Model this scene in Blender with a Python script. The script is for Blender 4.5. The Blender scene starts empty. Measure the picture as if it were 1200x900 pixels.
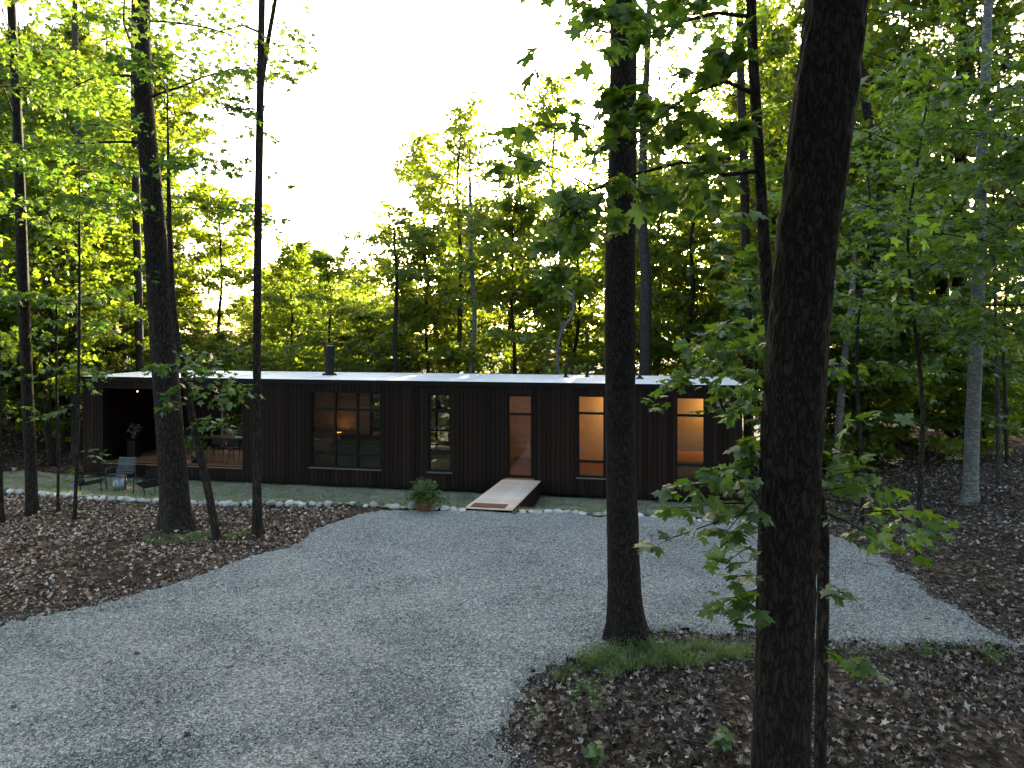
import bpy, math, random
import numpy as np
from mathutils import Vector, noise as mnoise

# ------------------------------------------------------------------ camera, sky, sun, exposure
SC = bpy.context.scene
COL = SC.collection
F, HZ, CH = 832.0, 389.0, 5.1            # focal length in photo pixels, horizon row, camera height
cam_d = bpy.data.cameras.new('camera'); cam = bpy.data.objects.new('camera', cam_d); COL.objects.link(cam)
cam.location = (0, 0, CH); cam.rotation_euler = (math.radians(90), 0, 0)
cam_d.sensor_width = 36.0; cam_d.lens = 36.0*F/1200.0; cam_d.shift_y = -(450.0-HZ)/1200.0
cam_d.clip_start = 0.05; cam_d.clip_end = 3000
SC.camera = cam

SUN_AZ, SUN_EL = math.radians(10.0), math.radians(10.0)
world = bpy.data.worlds.new('World'); SC.world = world; world.use_nodes = True
wn = world.node_tree; wn.nodes.clear()
sky = wn.nodes.new('ShaderNodeTexSky'); sky.sky_type = 'NISHITA'; sky.sun_disc = False
sky.sun_elevation = SUN_EL; sky.sun_rotation = SUN_AZ; sky.air_density = 0.72; sky.dust_density = 3.2; sky.ozone_density = 0.0
bg = wn.nodes.new('ShaderNodeBackground'); bg.inputs['Strength'].default_value = 0.15
wo = wn.nodes.new('ShaderNodeOutputWorld')
wn.links.new(sky.outputs[0], bg.inputs[0]); wn.links.new(bg.outputs[0], wo.inputs[0])
sun_d = bpy.data.lights.new('sun', 'SUN'); sun_d.energy = 5.0; sun_d.angle = math.radians(0.6); sun_d.color = (1.0, 0.86, 0.62)
sun = bpy.data.objects.new('sun', sun_d); COL.objects.link(sun)
SD = Vector((math.sin(SUN_AZ)*math.cos(SUN_EL), math.cos(SUN_AZ)*math.cos(SUN_EL), math.sin(SUN_EL)))
sun.rotation_euler = SD.to_track_quat('Z', 'Y').to_euler(); sun.location = SD*200
SC.view_settings.view_transform = 'Standard'; SC.view_settings.look = 'None'
SC.view_settings.exposure = 3.05; SC.view_settings.gamma = 1.0; SC.view_settings.use_curve_mapping = False
SC.render.engine = 'CYCLES'
cy = SC.cycles
cy.max_bounces = 6; cy.diffuse_bounces = 3; cy.glossy_bounces = 2; cy.transmission_bounces = 4; cy.transparent_max_bounces = 8
cy.use_denoising = True; cy.sample_clamp_indirect = 6.0; cy.caustics_reflective = False; cy.caustics_refractive = False

rng = np.random.default_rng(11); random.seed(5)

# ------------------------------------------------------------------ placement helpers
def P(px, py, Y):                         # photo pixel + distance -> point
    return Vector(((px-600)*Y/F, Y, CH-(py-HZ)*Y/F))
HA = Vector((-15.05, 24.9, 0)); HROT = math.atan2(-4.2, 21.77); HL, HD = 22.17, 4.0
UX, UY = math.cos(HROT), math.sin(HROT); VX, VY = -UY, UX
def hl(x, y):                             # world -> house local (s along front, t behind front)
    dx, dy = x-HA.x, y-HA.y
    return dx*UX+dy*UY, dx*VX+dy*VY
def hw(s, t, z=0.0):                      # house local -> world
    return Vector((HA.x+s*UX+t*VX, HA.y+s*UY+t*VY, z))
def sstep(a, b, x):
    k = np.clip((x-a)/(b-a), 0, 1); return k*k*(3-2*k)
def toff(s): return -0.8*np.clip((17-np.asarray(s, float))/10, 0, 1)
def H(x, y):                              # terrain height
    x = np.asarray(x, float); y = np.asarray(y, float)
    s, t = hl(x, y)
    side = sstep(-7, -1, s)*(1-sstep(24.5, 30, s))
    dip = sstep(-4.6, -1.3, t-toff(s)*(1-sstep(-4, -2, t)))*(1-sstep(9, 24, t))
    z = 0.7*(1-dip*side)
    z = z+0.05*np.sin(x*0.7+1.3)*np.sin(y*0.55+0.4)*(1-side*sstep(-5, -3, t)*(1-sstep(6, 9, t)))
    d = np.hypot((x-3.6)/4.2, (y-6.8)/3.4)
    z = z+0.22*(1-sstep(0.35, 1.0, d))
    z = z+sstep(7.5, 16, x)*0.35*(1-sstep(19, 26, y))
    far = sstep(45, 120, np.hypot(x, y))
    return z*(1-far*0.3)
def h1(x, y): return float(H(x, y))
def G(px, py):                            # photo pixel -> point on the terrain
    z = 0.7
    for _ in range(12):
        Y = F*(CH-z)/(py-HZ); X = (px-600)*Y/F; z = h1(X, Y)
    return Vector((X, Y, z))

# ------------------------------------------------------------------ mesh helpers
def tri_mesh(name, V, Fc):
    V = np.asarray(V, np.float32); Fc = np.asarray(Fc, np.int32)
    me = bpy.data.meshes.new(name)
    me.vertices.add(len(V)); me.vertices.foreach_set('co', V.ravel())
    k = Fc.shape[1]
    me.loops.add(Fc.size); me.polygons.add(len(Fc))
    me.loops.foreach_set('vertex_index', Fc.ravel())
    me.polygons.foreach_set('loop_start', np.arange(0, Fc.size, k, dtype=np.int32))
    me.update(calc_edges=True)
    return me
class MB:                                 # collects shapes into one mesh
    def __init__(s): s.v = []; s.f = []
    def poly(s, vs, fs):
        b = len(s.v); s.v += [tuple(v) for v in vs]; s.f += [tuple(i+b for i in f) for f in fs]; return s
    def box(s, x0, x1, y0, y1, z0, z1):
        return s.poly([(x0,y0,z0),(x1,y0,z0),(x1,y1,z0),(x0,y1,z0),(x0,y0,z1),(x1,y0,z1),(x1,y1,z1),(x0,y1,z1)],
                      [(0,3,2,1),(4,5,6,7),(0,1,5,4),(1,2,6,5),(2,3,7,6),(3,0,4,7)])
    def tube(s, pts, rad, n=8, cap=True):
        V, Q = tube_np(pts, rad, n); s.poly(V.tolist(), Q.tolist())
        if cap:
            b = len(s.v)-len(V); s.f.append(tuple(b+i for i in range(n))[::-1]); s.f.append(tuple(b+len(V)-n+i for i in range(n)))
        return s
    def lathe(s, prof, n=20, c=(0,0,0)):
        vs = []; fs = []
        for r, z in prof:
            for i in range(n):
                a = 2*math.pi*i/n; vs.append((c[0]+r*math.cos(a), c[1]+r*math.sin(a), c[2]+z))
        for j in range(len(prof)-1):
            for i in range(n):
                k = (i+1) % n; fs.append((j*n+i, j*n+k, (j+1)*n+k, (j+1)*n+i))
        return s.poly(vs, fs)
    def mesh(s, name):
        me = bpy.data.meshes.new(name); me.from_pydata(s.v, [], s.f); me.update(); return me
def tube_np(pts, rad, n=6):
    pts = np.asarray([tuple(p) for p in pts], float); m = len(pts)
    rad = np.full(m, rad, float) if np.isscalar(rad) else np.asarray(rad, float)
    d = np.gradient(pts, axis=0); d /= np.linalg.norm(d, axis=1, keepdims=True)+1e-9
    ref = np.array([1.0, 0, 0]) if abs(d[0, 0]) < 0.8 else np.array([0, 1.0, 0])
    u = np.cross(d, ref); u /= np.linalg.norm(u, axis=1, keepdims=True)+1e-9
    w = np.cross(d, u)
    a = np.arange(n)*2*math.pi/n
    V = pts[:, None, :]+rad[:, None, None]*(np.cos(a)[None, :, None]*u[:, None, :]+np.sin(a)[None, :, None]*w[:, None, :])
    i = np.arange(m-1)[:, None]*n; j = np.arange(n)[None, :]; k = (j+1) % n
    Q = np.stack([i+j, i+k, i+n+k, i+n+j], -1).reshape(-1, 4)
    return V.reshape(-1, 3), Q
class QB:                                 # numpy quad / tri collector for big meshes
    def __init__(s): s.v = []; s.f = []; s.n = 0
    def add(s, V, Fc): s.v.append(np.asarray(V, float)); s.f.append(np.asarray(Fc)+s.n); s.n += len(V)
    def mesh(s, name): return tri_mesh(name, np.concatenate(s.v), np.concatenate(s.f))
def smooth(me):
    me.polygons.foreach_set('use_smooth', np.ones(len(me.polygons), bool)); return me
def obj(name, me, mat=None, parent=None, loc=None):
    o = bpy.data.objects.new(name, me); COL.objects.link(o)
    if mat is not None and me is not None and not me.materials: me.materials.append(mat)
    if parent is not None: o.parent = parent
    if loc is not None: o.location = loc
    return o
def tag(o, label, cat, group=None):
    o['label'] = label; o['category'] = cat
    if group: o['group'] = group
    return o
def kind(o, k): o['kind'] = k; return o
def empty(name, loc=(0,0,0), rz=0.0):
    o = bpy.data.objects.new(name, None); COL.objects.link(o); o.location = loc; o.rotation_euler = (0, 0, rz)
    o.empty_display_size = 0.2; return o
def copy_tree(o, parent=None):
    c = o.copy(); COL.objects.link(c); c.parent = parent
    for ch in list(o.children): copy_tree(ch, c)
    return c

# ------------------------------------------------------------------ materials
def mat(name):
    m = bpy.data.materials.new(name); m.use_nodes = True; nt = m.node_tree; nt.nodes.clear()
    out = nt.nodes.new('ShaderNodeOutputMaterial')
    return m, nt, out
def N(nt, t, **kw):
    n = nt.nodes.new(t)
    for k, v in kw.items():
        if k in n.inputs: n.inputs[k].default_value = v
        else: setattr(n, k, v)
    return n
def ramp(nt, fac, stops):
    r = nt.nodes.new('ShaderNodeValToRGB'); e = r.color_ramp.elements
    while len(e) < len(stops): e.new(0.5)
    for i, (p, c) in enumerate(stops): e[i].position = p; e[i].color = (*c, 1)
    nt.links.new(fac, r.inputs[0]); return r
def coords(nt, scale=(1,1,1), kind='Object'):
    tc = nt.nodes.new('ShaderNodeTexCoord'); mp = nt.nodes.new('ShaderNodeMapping'); mp.inputs['Scale'].default_value = scale
    nt.links.new(tc.outputs[kind], mp.inputs[0]); return mp.outputs[0]
def simple(name, stops, scale=(8,8,8), nscale=1.0, detail=6, rough=0.7, spec=0.3, bump=0.3, bdist=0.01, metal=0.0, kindc='Object', island=0.0):
    m, nt, out = mat(name)
    v = coords(nt, scale, kindc)
    n = N(nt, 'ShaderNodeTexNoise', Scale=nscale, Detail=detail, Roughness=0.6); nt.links.new(v, n.inputs['Vector'])
    f = n.outputs[0]
    if island:
        oi = nt.nodes.new('ShaderNodeObjectInfo')
        ma = N(nt, 'ShaderNodeMath', operation='MULTIPLY_ADD'); ma.inputs[1].default_value = island; nt.links.new(oi.outputs['Random'], ma.inputs[0]); nt.links.new(n.outputs[0], ma.inputs[2])
        f2 = N(nt, 'ShaderNodeMath', operation='SUBTRACT'); f2.inputs[1].default_value = island/2; nt.links.new(ma.outputs[0], f2.inputs[0]); f = f2.outputs[0]
    r = ramp(nt, f, stops)
    b = N(nt, 'ShaderNodeBsdfPrincipled', Roughness=rough, Metallic=metal); b.inputs['Specular IOR Level'].default_value = spec
    nt.links.new(r.outputs[0], b.inputs['Base Color'])
    if bump:
        bp = N(nt, 'ShaderNodeBump', Strength=bump, Distance=bdist); nt.links.new(n.outputs[0], bp.inputs['Height']); nt.links.new(bp.outputs[0], b.inputs['Normal'])
    nt.links.new(b.outputs[0], out.inputs[0]); return m
def leaf_mat(name, stops, trans=(2.4, 2.2, 0.7), tmix=0.5, gloss=0.06):
    m, nt, out = mat(name)
    g = nt.nodes.new('ShaderNodeNewGeometry')
    oi = nt.nodes.new('ShaderNodeObjectInfo')
    ad = N(nt, 'ShaderNodeMath', operation='MULTIPLY_ADD'); ad.inputs[1].default_value = 0.35; nt.links.new(oi.outputs['Random'], ad.inputs[0])
    sc = N(nt, 'ShaderNodeMath', operation='MULTIPLY'); sc.inputs[1].default_value = 0.65
    nt.links.new(g.outputs['Random Per Island'], sc.inputs[0]); nt.links.new(sc.outputs[0], ad.inputs[2])
    r = ramp(nt, ad.outputs[0], stops)
    d = nt.nodes.new('ShaderNodeBsdfDiffuse'); nt.links.new(r.outputs[0], d.inputs[0])
    mx = N(nt, 'ShaderNodeMix', data_type='RGBA', blend_type='MULTIPLY'); mx.inputs[0].default_value = 1.0
    nt.links.new(r.outputs[0], mx.inputs[6]); mx.inputs[7].default_value = (*trans, 1)
    t = nt.nodes.new('ShaderNodeBsdfTranslucent'); nt.links.new(mx.outputs[2], t.inputs[0])
    m1 = nt.nodes.new('ShaderNodeMixShader'); m1.inputs[0].default_value = tmix
    nt.links.new(d.outputs[0], m1.inputs[1]); nt.links.new(t.outputs[0], m1.inputs[2])
    gl = N(nt, 'ShaderNodeBsdfGlossy', Roughness=0.38); gl.inputs[0].default_value = (0.9, 0.95, 1, 1)
    m2 = nt.nodes.new('ShaderNodeMixShader'); m2.inputs[0].default_value = gloss
    nt.links.new(m1.outputs[0], m2.inputs[1]); nt.links.new(gl.outputs[0], m2.inputs[2])
    nt.links.new(m2.outputs[0], out.inputs[0]); return m
def bark_mat(name, c0, c1, scale=9.0, stretch=0.22, bump=1.0, dist=0.03, moss=None):
    m, nt, out = mat(name)
    v = coords(nt, (scale, scale, scale*stretch))
    nz = N(nt, 'ShaderNodeTexNoise', Scale=1.3, Detail=5.0); nt.links.new(v, nz.inputs['Vector'])
    mxv = N(nt, 'ShaderNodeMix', data_type='RGBA', blend_type='LINEAR_LIGHT'); mxv.inputs[0].default_value = 0.95
    nt.links.new(v, mxv.inputs[6]); nt.links.new(nz.outputs[1], mxv.inputs[7])
    vo = N(nt, 'ShaderNodeTexVoronoi', feature='DISTANCE_TO_EDGE', Scale=1.5); nt.links.new(mxv.outputs[2], vo.inputs['Vector'])
    mr = N(nt, 'ShaderNodeMapRange'); mr.inputs[1].default_value = 0.0; mr.inputs[2].default_value = 0.25; nt.links.new(vo.outputs[0], mr.inputs[0])
    n2 = N(nt, 'ShaderNodeTexNoise', Scale=2.6, Detail=9.0, Roughness=0.75); nt.links.new(v, n2.inputs['Vector'])
    mm = N(nt, 'ShaderNodeMath', operation='MULTIPLY'); nt.links.new(mr.outputs[0], mm.inputs[0]); nt.links.new(n2.outputs[0], mm.inputs[1])
    r = ramp(nt, mm.outputs[0], [(0.05, c0), (0.62, c1)])
    b = N(nt, 'ShaderNodeBsdfPrincipled', Roughness=0.9); b.inputs['Specular IOR Level'].default_value = 0.15
    base = r.outputs[0]
    if moss:
        n3 = N(nt, 'ShaderNodeTexNoise', Scale=0.25, Detail=4.0); nt.links.new(v, n3.inputs['Vector'])
        rr = ramp(nt, n3.outputs[0], [(0.5, (0,0,0)), (0.72, (1,1,1))])
        mx = N(nt, 'ShaderNodeMix', data_type='RGBA'); nt.links.new(rr.outputs[0], mx.inputs[0]); nt.links.new(base, mx.inputs[6]); mx.inputs[7].default_value = (*moss, 1); base = mx.outputs[2]
    nt.links.new(base, b.inputs['Base Color'])
    bp = N(nt, 'ShaderNodeBump', Strength=bump, Distance=dist); nt.links.new(mm.outputs[0], bp.inputs['Height']); nt.links.new(bp.outputs[0], b.inputs['Normal'])
    nt.links.new(b.outputs[0], out.inputs[0]); return m
def island_mat(name, stops, rough=0.8, spec=0.2, trans=None):
    m, nt, out = mat(name)
    g = nt.nodes.new('ShaderNodeNewGeometry'); r = ramp(nt, g.outputs['Random Per Island'], stops)
    b = N(nt, 'ShaderNodeBsdfPrincipled', Roughness=rough); b.inputs['Specular IOR Level'].default_value = spec
    nt.links.new(r.outputs[0], b.inputs['Base Color']); nt.links.new(b.outputs[0], out.inputs[0]); return m
def glass_mat():
    m, nt, out = mat('window_glass')
    fr = N(nt, 'ShaderNodeFresnel', IOR=1.5)
    ma = N(nt, 'ShaderNodeMath', operation='MULTIPLY'); ma.inputs[1].default_value = 2.0; ma.use_clamp = True; nt.links.new(fr.outputs[0], ma.inputs[0])
    tr = nt.nodes.new('ShaderNodeBsdfTransparent'); tr.inputs[0].default_value = (0.82, 0.85, 0.84, 1)
    gl = N(nt, 'ShaderNodeBsdfGlossy', Roughness=0.015)
    mx = nt.nodes.new('ShaderNodeMixShader')
    nt.links.new(ma.outputs[0], mx.inputs[0]); nt.links.new(tr.outputs[0], mx.inputs[1]); nt.links.new(gl.outputs[0], mx.inputs[2]); nt.links.new(mx.outputs[0], out.inputs[0])
    return m
def emit_mat(name, col, s):
    m, nt, out = mat(name); e = N(nt, 'ShaderNodeEmission', Strength=s); e.inputs[0].default_value = (*col, 1); nt.links.new(e.outputs[0], out.inputs[0]); return m
def gravel_mat():
    m, nt, out = mat('gravel')
    v = coords(nt, (1,1,1))
    vo = N(nt, 'ShaderNodeTexVoronoi', Scale=46.0, Randomness=1.0); nt.links.new(v, vo.inputs['Vector'])
    sep = nt.nodes.new('ShaderNodeSeparateColor'); nt.links.new(vo.outputs['Color'], sep.inputs[0])
    n = N(nt, 'ShaderNodeTexNoise', Scale=0.55, Detail=6.0, Roughness=0.6); nt.links.new(v, n.inputs['Vector'])
    n3 = N(nt, 'ShaderNodeTexNoise', Scale=11.0, Detail=5.0, Roughness=0.75); nt.links.new(v, n3.inputs['Vector'])
    r = ramp(nt, sep.outputs[0], [(0.0, (0.085,0.088,0.086)), (0.35, (0.205,0.214,0.208)), (0.75, (0.32,0.333,0.322)), (1.0, (0.53,0.545,0.525))])
    r2 = ramp(nt, n.outputs[0], [(0.32, (0.9,0.9,0.9)), (0.68, (1.06,1.06,1.06))])
    r3 = ramp(nt, n3.outputs[0], [(0.3, (0.82,0.82,0.82)), (0.65, (1.08,1.08,1.08))])
    mx = N(nt, 'ShaderNodeMix', data_type='RGBA', blend_type='MULTIPLY'); mx.inputs[0].default_value = 1.0; nt.links.new(r.outputs[0], mx.inputs[6]); nt.links.new(r2.outputs[0], mx.inputs[7])
    mx3 = N(nt, 'ShaderNodeMix', data_type='RGBA', blend_type='MULTIPLY'); mx3.inputs[0].default_value = 1.0; nt.links.new(mx.outputs[2], mx3.inputs[6]); nt.links.new(r3.outputs[0], mx3.inputs[7])
    b = N(nt, 'ShaderNodeBsdfPrincipled', Roughness=0.85); b.inputs['Specular IOR Level'].default_value = 0.25
    nt.links.new(mx3.outputs[2], b.inputs['Base Color'])
    bp = N(nt, 'ShaderNodeBump', Strength=1.0, Distance=0.02, invert=True); nt.links.new(vo.outputs['Distance'], bp.inputs['Height'])
    bp2 = N(nt, 'ShaderNodeBump', Strength=0.7, Distance=0.05); nt.links.new(n3.outputs[0], bp2.inputs['Height']); nt.links.new(bp.outputs[0], bp2.inputs['Normal'])
    nt.links.new(bp2.outputs[0], b.inputs['Normal']); nt.links.new(b.outputs[0], out.inputs[0]); return m
def soil_mat():
    m, nt, out = mat('forest_floor')
    v = coords(nt, (1,1,1))
    vo = N(nt, 'ShaderNodeTexVoronoi', Scale=13.0); 
    nz = N(nt, 'ShaderNodeTexNoise', Scale=9.0, Detail=4.0); nt.links.new(v, nz.inputs['Vector'])
    mxv = N(nt, 'ShaderNodeMix', data_type='RGBA', blend_type='LINEAR_LIGHT'); mxv.inputs[0].default_value = 0.08
    nt.links.new(v, mxv.inputs[6]); nt.links.new(nz.outputs[1], mxv.inputs[7]); nt.links.new(mxv.outputs[2], vo.inputs['Vector'])
    sep = nt.nodes.new('ShaderNodeSeparateColor'); nt.links.new(vo.outputs['Color'], sep.inputs[0])
    r = ramp(nt, sep.outputs[0], [(0.0, (0.025,0.018,0.013)), (0.55, (0.06,0.042,0.03)), (0.9, (0.13,0.095,0.07)), (1.0, (0.2,0.165,0.13))])
    n2 = N(nt, 'ShaderNodeTexNoise', Scale=0.6, Detail=5.0); nt.links.new(v, n2.inputs['Vector'])
    r2 = ramp(nt, n2.outputs[0], [(0.3, (0.6,0.6,0.6)), (0.7, (1.1,1.1,1.1))])
    mx = N(nt, 'ShaderNodeMix', data_type='RGBA', blend_type='MULTIPLY'); mx.inputs[0].default_value = 1.0; nt.links.new(r.outputs[0], mx.inputs[6]); nt.links.new(r2.outputs[0], mx.inputs[7])
    b = N(nt, 'ShaderNodeBsdfPrincipled', Roughness=0.95); b.inputs['Specular IOR Level'].default_value = 0.1
    nt.links.new(mx.outputs[2], b.inputs['Base Color'])
    bp = N(nt, 'ShaderNodeBump', Strength=0.9, Distance=0.05); nt.links.new(vo.outputs['Distance'], bp.inputs['Height']); nt.links.new(bp.outputs[0], b.inputs['Normal'])
    nt.links.new(b.outputs[0], out.inputs[0]); return m

M = {}
M['soil'] = soil_mat(); M['gravel'] = gravel_mat(); M['glass'] = glass_mat()
M['pebble'] = island_mat('pebble', [(0, (0.055,0.057,0.056)), (0.35, (0.165,0.172,0.167)), (0.75, (0.30,0.312,0.302)), (1, (0.56,0.575,0.555))])
M['litter'] = island_mat('dry_leaf', [(0, (0.012,0.009,0.007)), (0.45, (0.038,0.027,0.02)), (0.66, (0.105,0.077,0.062)), (0.86, (0.23,0.19,0.162)), (1, (0.42,0.385,0.36))], rough=0.6, spec=0.35)
M['litter_red'] = island_mat('rusty_dry_leaf', [(0, (0.03,0.016,0.010)), (0.35, (0.12,0.066,0.043)), (0.62, (0.25,0.16,0.112)), (0.85, (0.38,0.30,0.245)), (1, (0.54,0.48,0.43))], rough=0.6, spec=0.3)
M['lawn'] = simple('lawn_soil', [(0.3, (0.14,0.16,0.09)), (0.5, (0.22,0.22,0.145)), (0.7, (0.36,0.33,0.25))], (3,3,3), bump=0.5)
M['grass'] = leaf_mat('grass_blade', [(0, (0.05,0.09,0.025)), (0.6, (0.085,0.14,0.04)), (1, (0.17,0.2,0.09))], tmix=0.35, gloss=0.05)
M['lawn_grass'] = leaf_mat('lawn_blade', [(0, (0.09,0.12,0.055)), (0.6, (0.16,0.19,0.10)), (1, (0.28,0.28,0.18))], tmix=0.3, gloss=0.05)
M['leaf'] = leaf_mat('maple_leaf', [(0, (0.035,0.072,0.014)), (0.5, (0.06,0.108,0.02)), (1, (0.10,0.135,0.022))], trans=(2.5, 2.5, 0.75), tmix=0.55)
M['leaf_far'] = leaf_mat('forest_leaf', [(0, (0.036,0.07,0.014)), (0.5, (0.068,0.108,0.018)), (1, (0.115,0.13,0.02))], trans=(3.0, 2.75, 0.65), tmix=0.58, gloss=0.04)
M['leaf_backlit'] = leaf_mat('backlit_forest_leaf', [(0, (0.055,0.10,0.018)), (0.5, (0.09,0.13,0.02)), (1, (0.13,0.145,0.024))], trans=(3.2, 3.0, 0.7), tmix=0.64, gloss=0.04)  # lighter copy of forest_leaf, with overexposed backlight put into its colour
M['leaf_near'] = leaf_mat('near_maple_leaf', [(0, (0.045,0.088,0.018)), (0.5, (0.066,0.12,0.024)), (1, (0.095,0.145,0.026))], trans=(1.8, 2.0, 0.6), tmix=0.42, gloss=0.045)
M['bark'] = bark_mat('dark_bark', (0.008,0.007,0.006), (0.05,0.040,0.033), 14, 0.25, 0.8, 0.02)
M['bark_near'] = bark_mat('furrowed_bark', (0.006,0.005,0.0045), (0.034,0.027,0.023), 17, 0.3, 0.9, 0.02)
M['bark_grey'] = bark_mat('grey_bark', (0.022,0.020,0.018), (0.07,0.064,0.056), 12, 0.35, 0.6, 0.012)
M['birch'] = bark_mat('birch_bark', (0.07,0.068,0.064), (0.17,0.17,0.163), 3, 3.0, 0.2, 0.006)
def clad_mat():
    m, nt, out = mat('charred_cladding')
    v = coords(nt, (26, 26, 0.8)); n = N(nt, 'ShaderNodeTexNoise', Scale=1.5, Detail=6.0, Roughness=0.65); nt.links.new(v, n.inputs['Vector'])
    oi = nt.nodes.new('ShaderNodeObjectInfo')
    r = ramp(nt, n.outputs[0], [(0.25, (0.008,0.0048,0.0037)), (0.6, (0.0175,0.0105,0.0082)), (0.85, (0.032,0.0195,0.0155))])
    r2 = ramp(nt, oi.outputs['Random'], [(0, (0.6,0.6,0.6)), (1, (1.3,1.25,1.2))])
    mx = N(nt, 'ShaderNodeMix', data_type='RGBA', blend_type='MULTIPLY'); mx.inputs[0].default_value = 1.0; nt.links.new(r.outputs[0], mx.inputs[6]); nt.links.new(r2.outputs[0], mx.inputs[7])
    b = N(nt, 'ShaderNodeBsdfPrincipled', Roughness=0.75); b.inputs['Specular IOR Level'].default_value = 0.10
    nt.links.new(mx.outputs[2], b.inputs['Base Color'])
    bp = N(nt, 'ShaderNodeBump', Strength=0.5, Distance=0.004); nt.links.new(n.outputs[0], bp.inputs['Height']); nt.links.new(bp.outputs[0], b.inputs['Normal'])
    nt.links.new(b.outputs[0], out.inputs[0]); return m
M['clad'] = clad_mat()
M['dark'] = simple('dark_framing', [(0.3, (0.006,0.005,0.005)), (0.7, (0.012,0.010,0.010))], bump=0)
M['frame'] = simple('black_window_frame', [(0.3, (0.004,0.0035,0.0035)), (0.7, (0.007,0.006,0.006))], rough=0.6, spec=0.12, bump=0)
M['sill'] = simple('grey_metal_sill', [(0.3, (0.10,0.10,0.105)), (0.7, (0.15,0.15,0.155))], rough=0.4, metal=0.3, bump=0)
M['roof'] = simple('white_roof_membrane', [(0.3, (0.62,0.64,0.66)), (0.7, (0.78,0.79,0.80))], (0.8,3,1), rough=0.55, bump=0.05)
M['blackmetal'] = simple('black_metal', [(0.3, (0.005,0.005,0.0052)), (0.7, (0.010,0.010,0.0105))], rough=0.5, spec=0.2, bump=0.05)
M['deck'] = simple('cedar_decking', [(0.25, (0.10,0.042,0.02)), (0.5, (0.18,0.08,0.04)), (0.8, (0.28,0.14,0.075))], (1.2,14,14), rough=0.6, island=0.5, bump=0.2)
M['ramp'] = simple('pale_weathered_wood', [(0.25, (0.56,0.43,0.33)), (0.55, (0.68,0.55,0.44)), (0.8, (0.76,0.64,0.53))], (2.0,2.5,12), rough=0.6, island=0.25, bump=0.15)
M['mat'] = simple('coir_mat', [(0.3, (0.12,0.05,0.022)), (0.7, (0.22,0.10,0.05))], (60,60,60), rough=0.95, bump=0.8)
M['interior'] = simple('plywood_lining', [(0.25, (0.22,0.135,0.075)), (0.6, (0.32,0.205,0.12)), (0.85, (0.4,0.27,0.165))], (1.5,1.5,9), rough=0.55, bump=0.05)
M['plaster'] = simple('pale_wall', [(0.3, (0.50,0.40,0.28)), (0.7, (0.58,0.47,0.34))], bump=0.05)
M['terracotta'] = simple('terracotta', [(0.3, (0.14,0.065,0.04)), (0.7, (0.26,0.12,0.07))], (9,9,9), rough=0.85)
M['steel'] = simple('brushed_steel', [(0.3, (0.20,0.21,0.215)), (0.7, (0.28,0.29,0.30))], (2,2,60), rough=0.42, metal=1.0, bump=0.1)
M['wood'] = simple('pale_timber', [(0.3, (0.20,0.13,0.075)), (0.7, (0.33,0.23,0.14))], (3,14,14), rough=0.6)
M['stone_w'] = simple('pale_fieldstone', [(0.25, (0.20,0.20,0.20)), (0.5, (0.42,0.42,0.41)), (0.8, (0.62,0.62,0.60))], (9,9,9), rough=0.8, bump=0.6, bdist=0.02, island=0.4)
M['stone_d'] = simple('dark_fieldstone', [(0.25, (0.035,0.036,0.04)), (0.7, (0.11,0.115,0.125))], (9,9,9), rough=0.8, bump=0.6, bdist=0.02)
M['bulb'] = emit_mat('warm_bulb', (1.0, 0.66, 0.32), 1.2)
M['fabric'] = simple('dark_fabric', [(0.3, (0.012,0.010,0.009)), (0.7, (0.03,0.026,0.024))], (40,40,40), rough=0.9)
M['linen'] = simple('rust_linen', [(0.3, (0.34,0.16,0.07)), (0.7, (0.5,0.26,0.12))], (6,6,6), rough=0.9)
M['chairgrey'] = simple('grey_blue_metal', [(0.3, (0.045,0.055,0.062)), (0.7, (0.075,0.09,0.10))], rough=0.45, bump=0.05)

# ------------------------------------------------------------------ ground
def axis(lo, hi, fine0, fine1, df, grow=1.18):
    a = list(np.arange(fine0, fine1+1e-6, df)); st = df
    while a[-1] < hi: st *= grow; a.append(a[-1]+st)
    st = df; b = []
    c = fine0
    while c > lo: st *= grow; c -= st; b.append(c)
    return np.array(b[::-1]+a)
gx = axis(-900, 900, -20, 20, 0.25); gy = axis(-300, 1500, 3, 30, 0.25)
XX, YY = np.meshgrid(gx, gy); ZZ = H(XX, YY)
bumps = np.vectorize(lambda x, y: mnoise.noise(Vector((x*1.1, y*1.1, 0))))(XX, YY)*0.035
ss, tt = hl(XX, YY)
ZZ = ZZ+bumps*(np.hypot(XX, YY) < 60)-0.03
V = np.stack([XX, YY, ZZ], -1).reshape(-1, 3); ny, nx = XX.shape
ii = (np.arange(ny-1)[:, None]*nx+np.arange(nx-1)[None, :]).reshape(-1)
kind(obj('ground', smooth(tri_mesh('ground', V, np.stack([ii, ii+1, ii+nx+1, ii+nx], -1))), M['soil']), 'structure')

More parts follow.
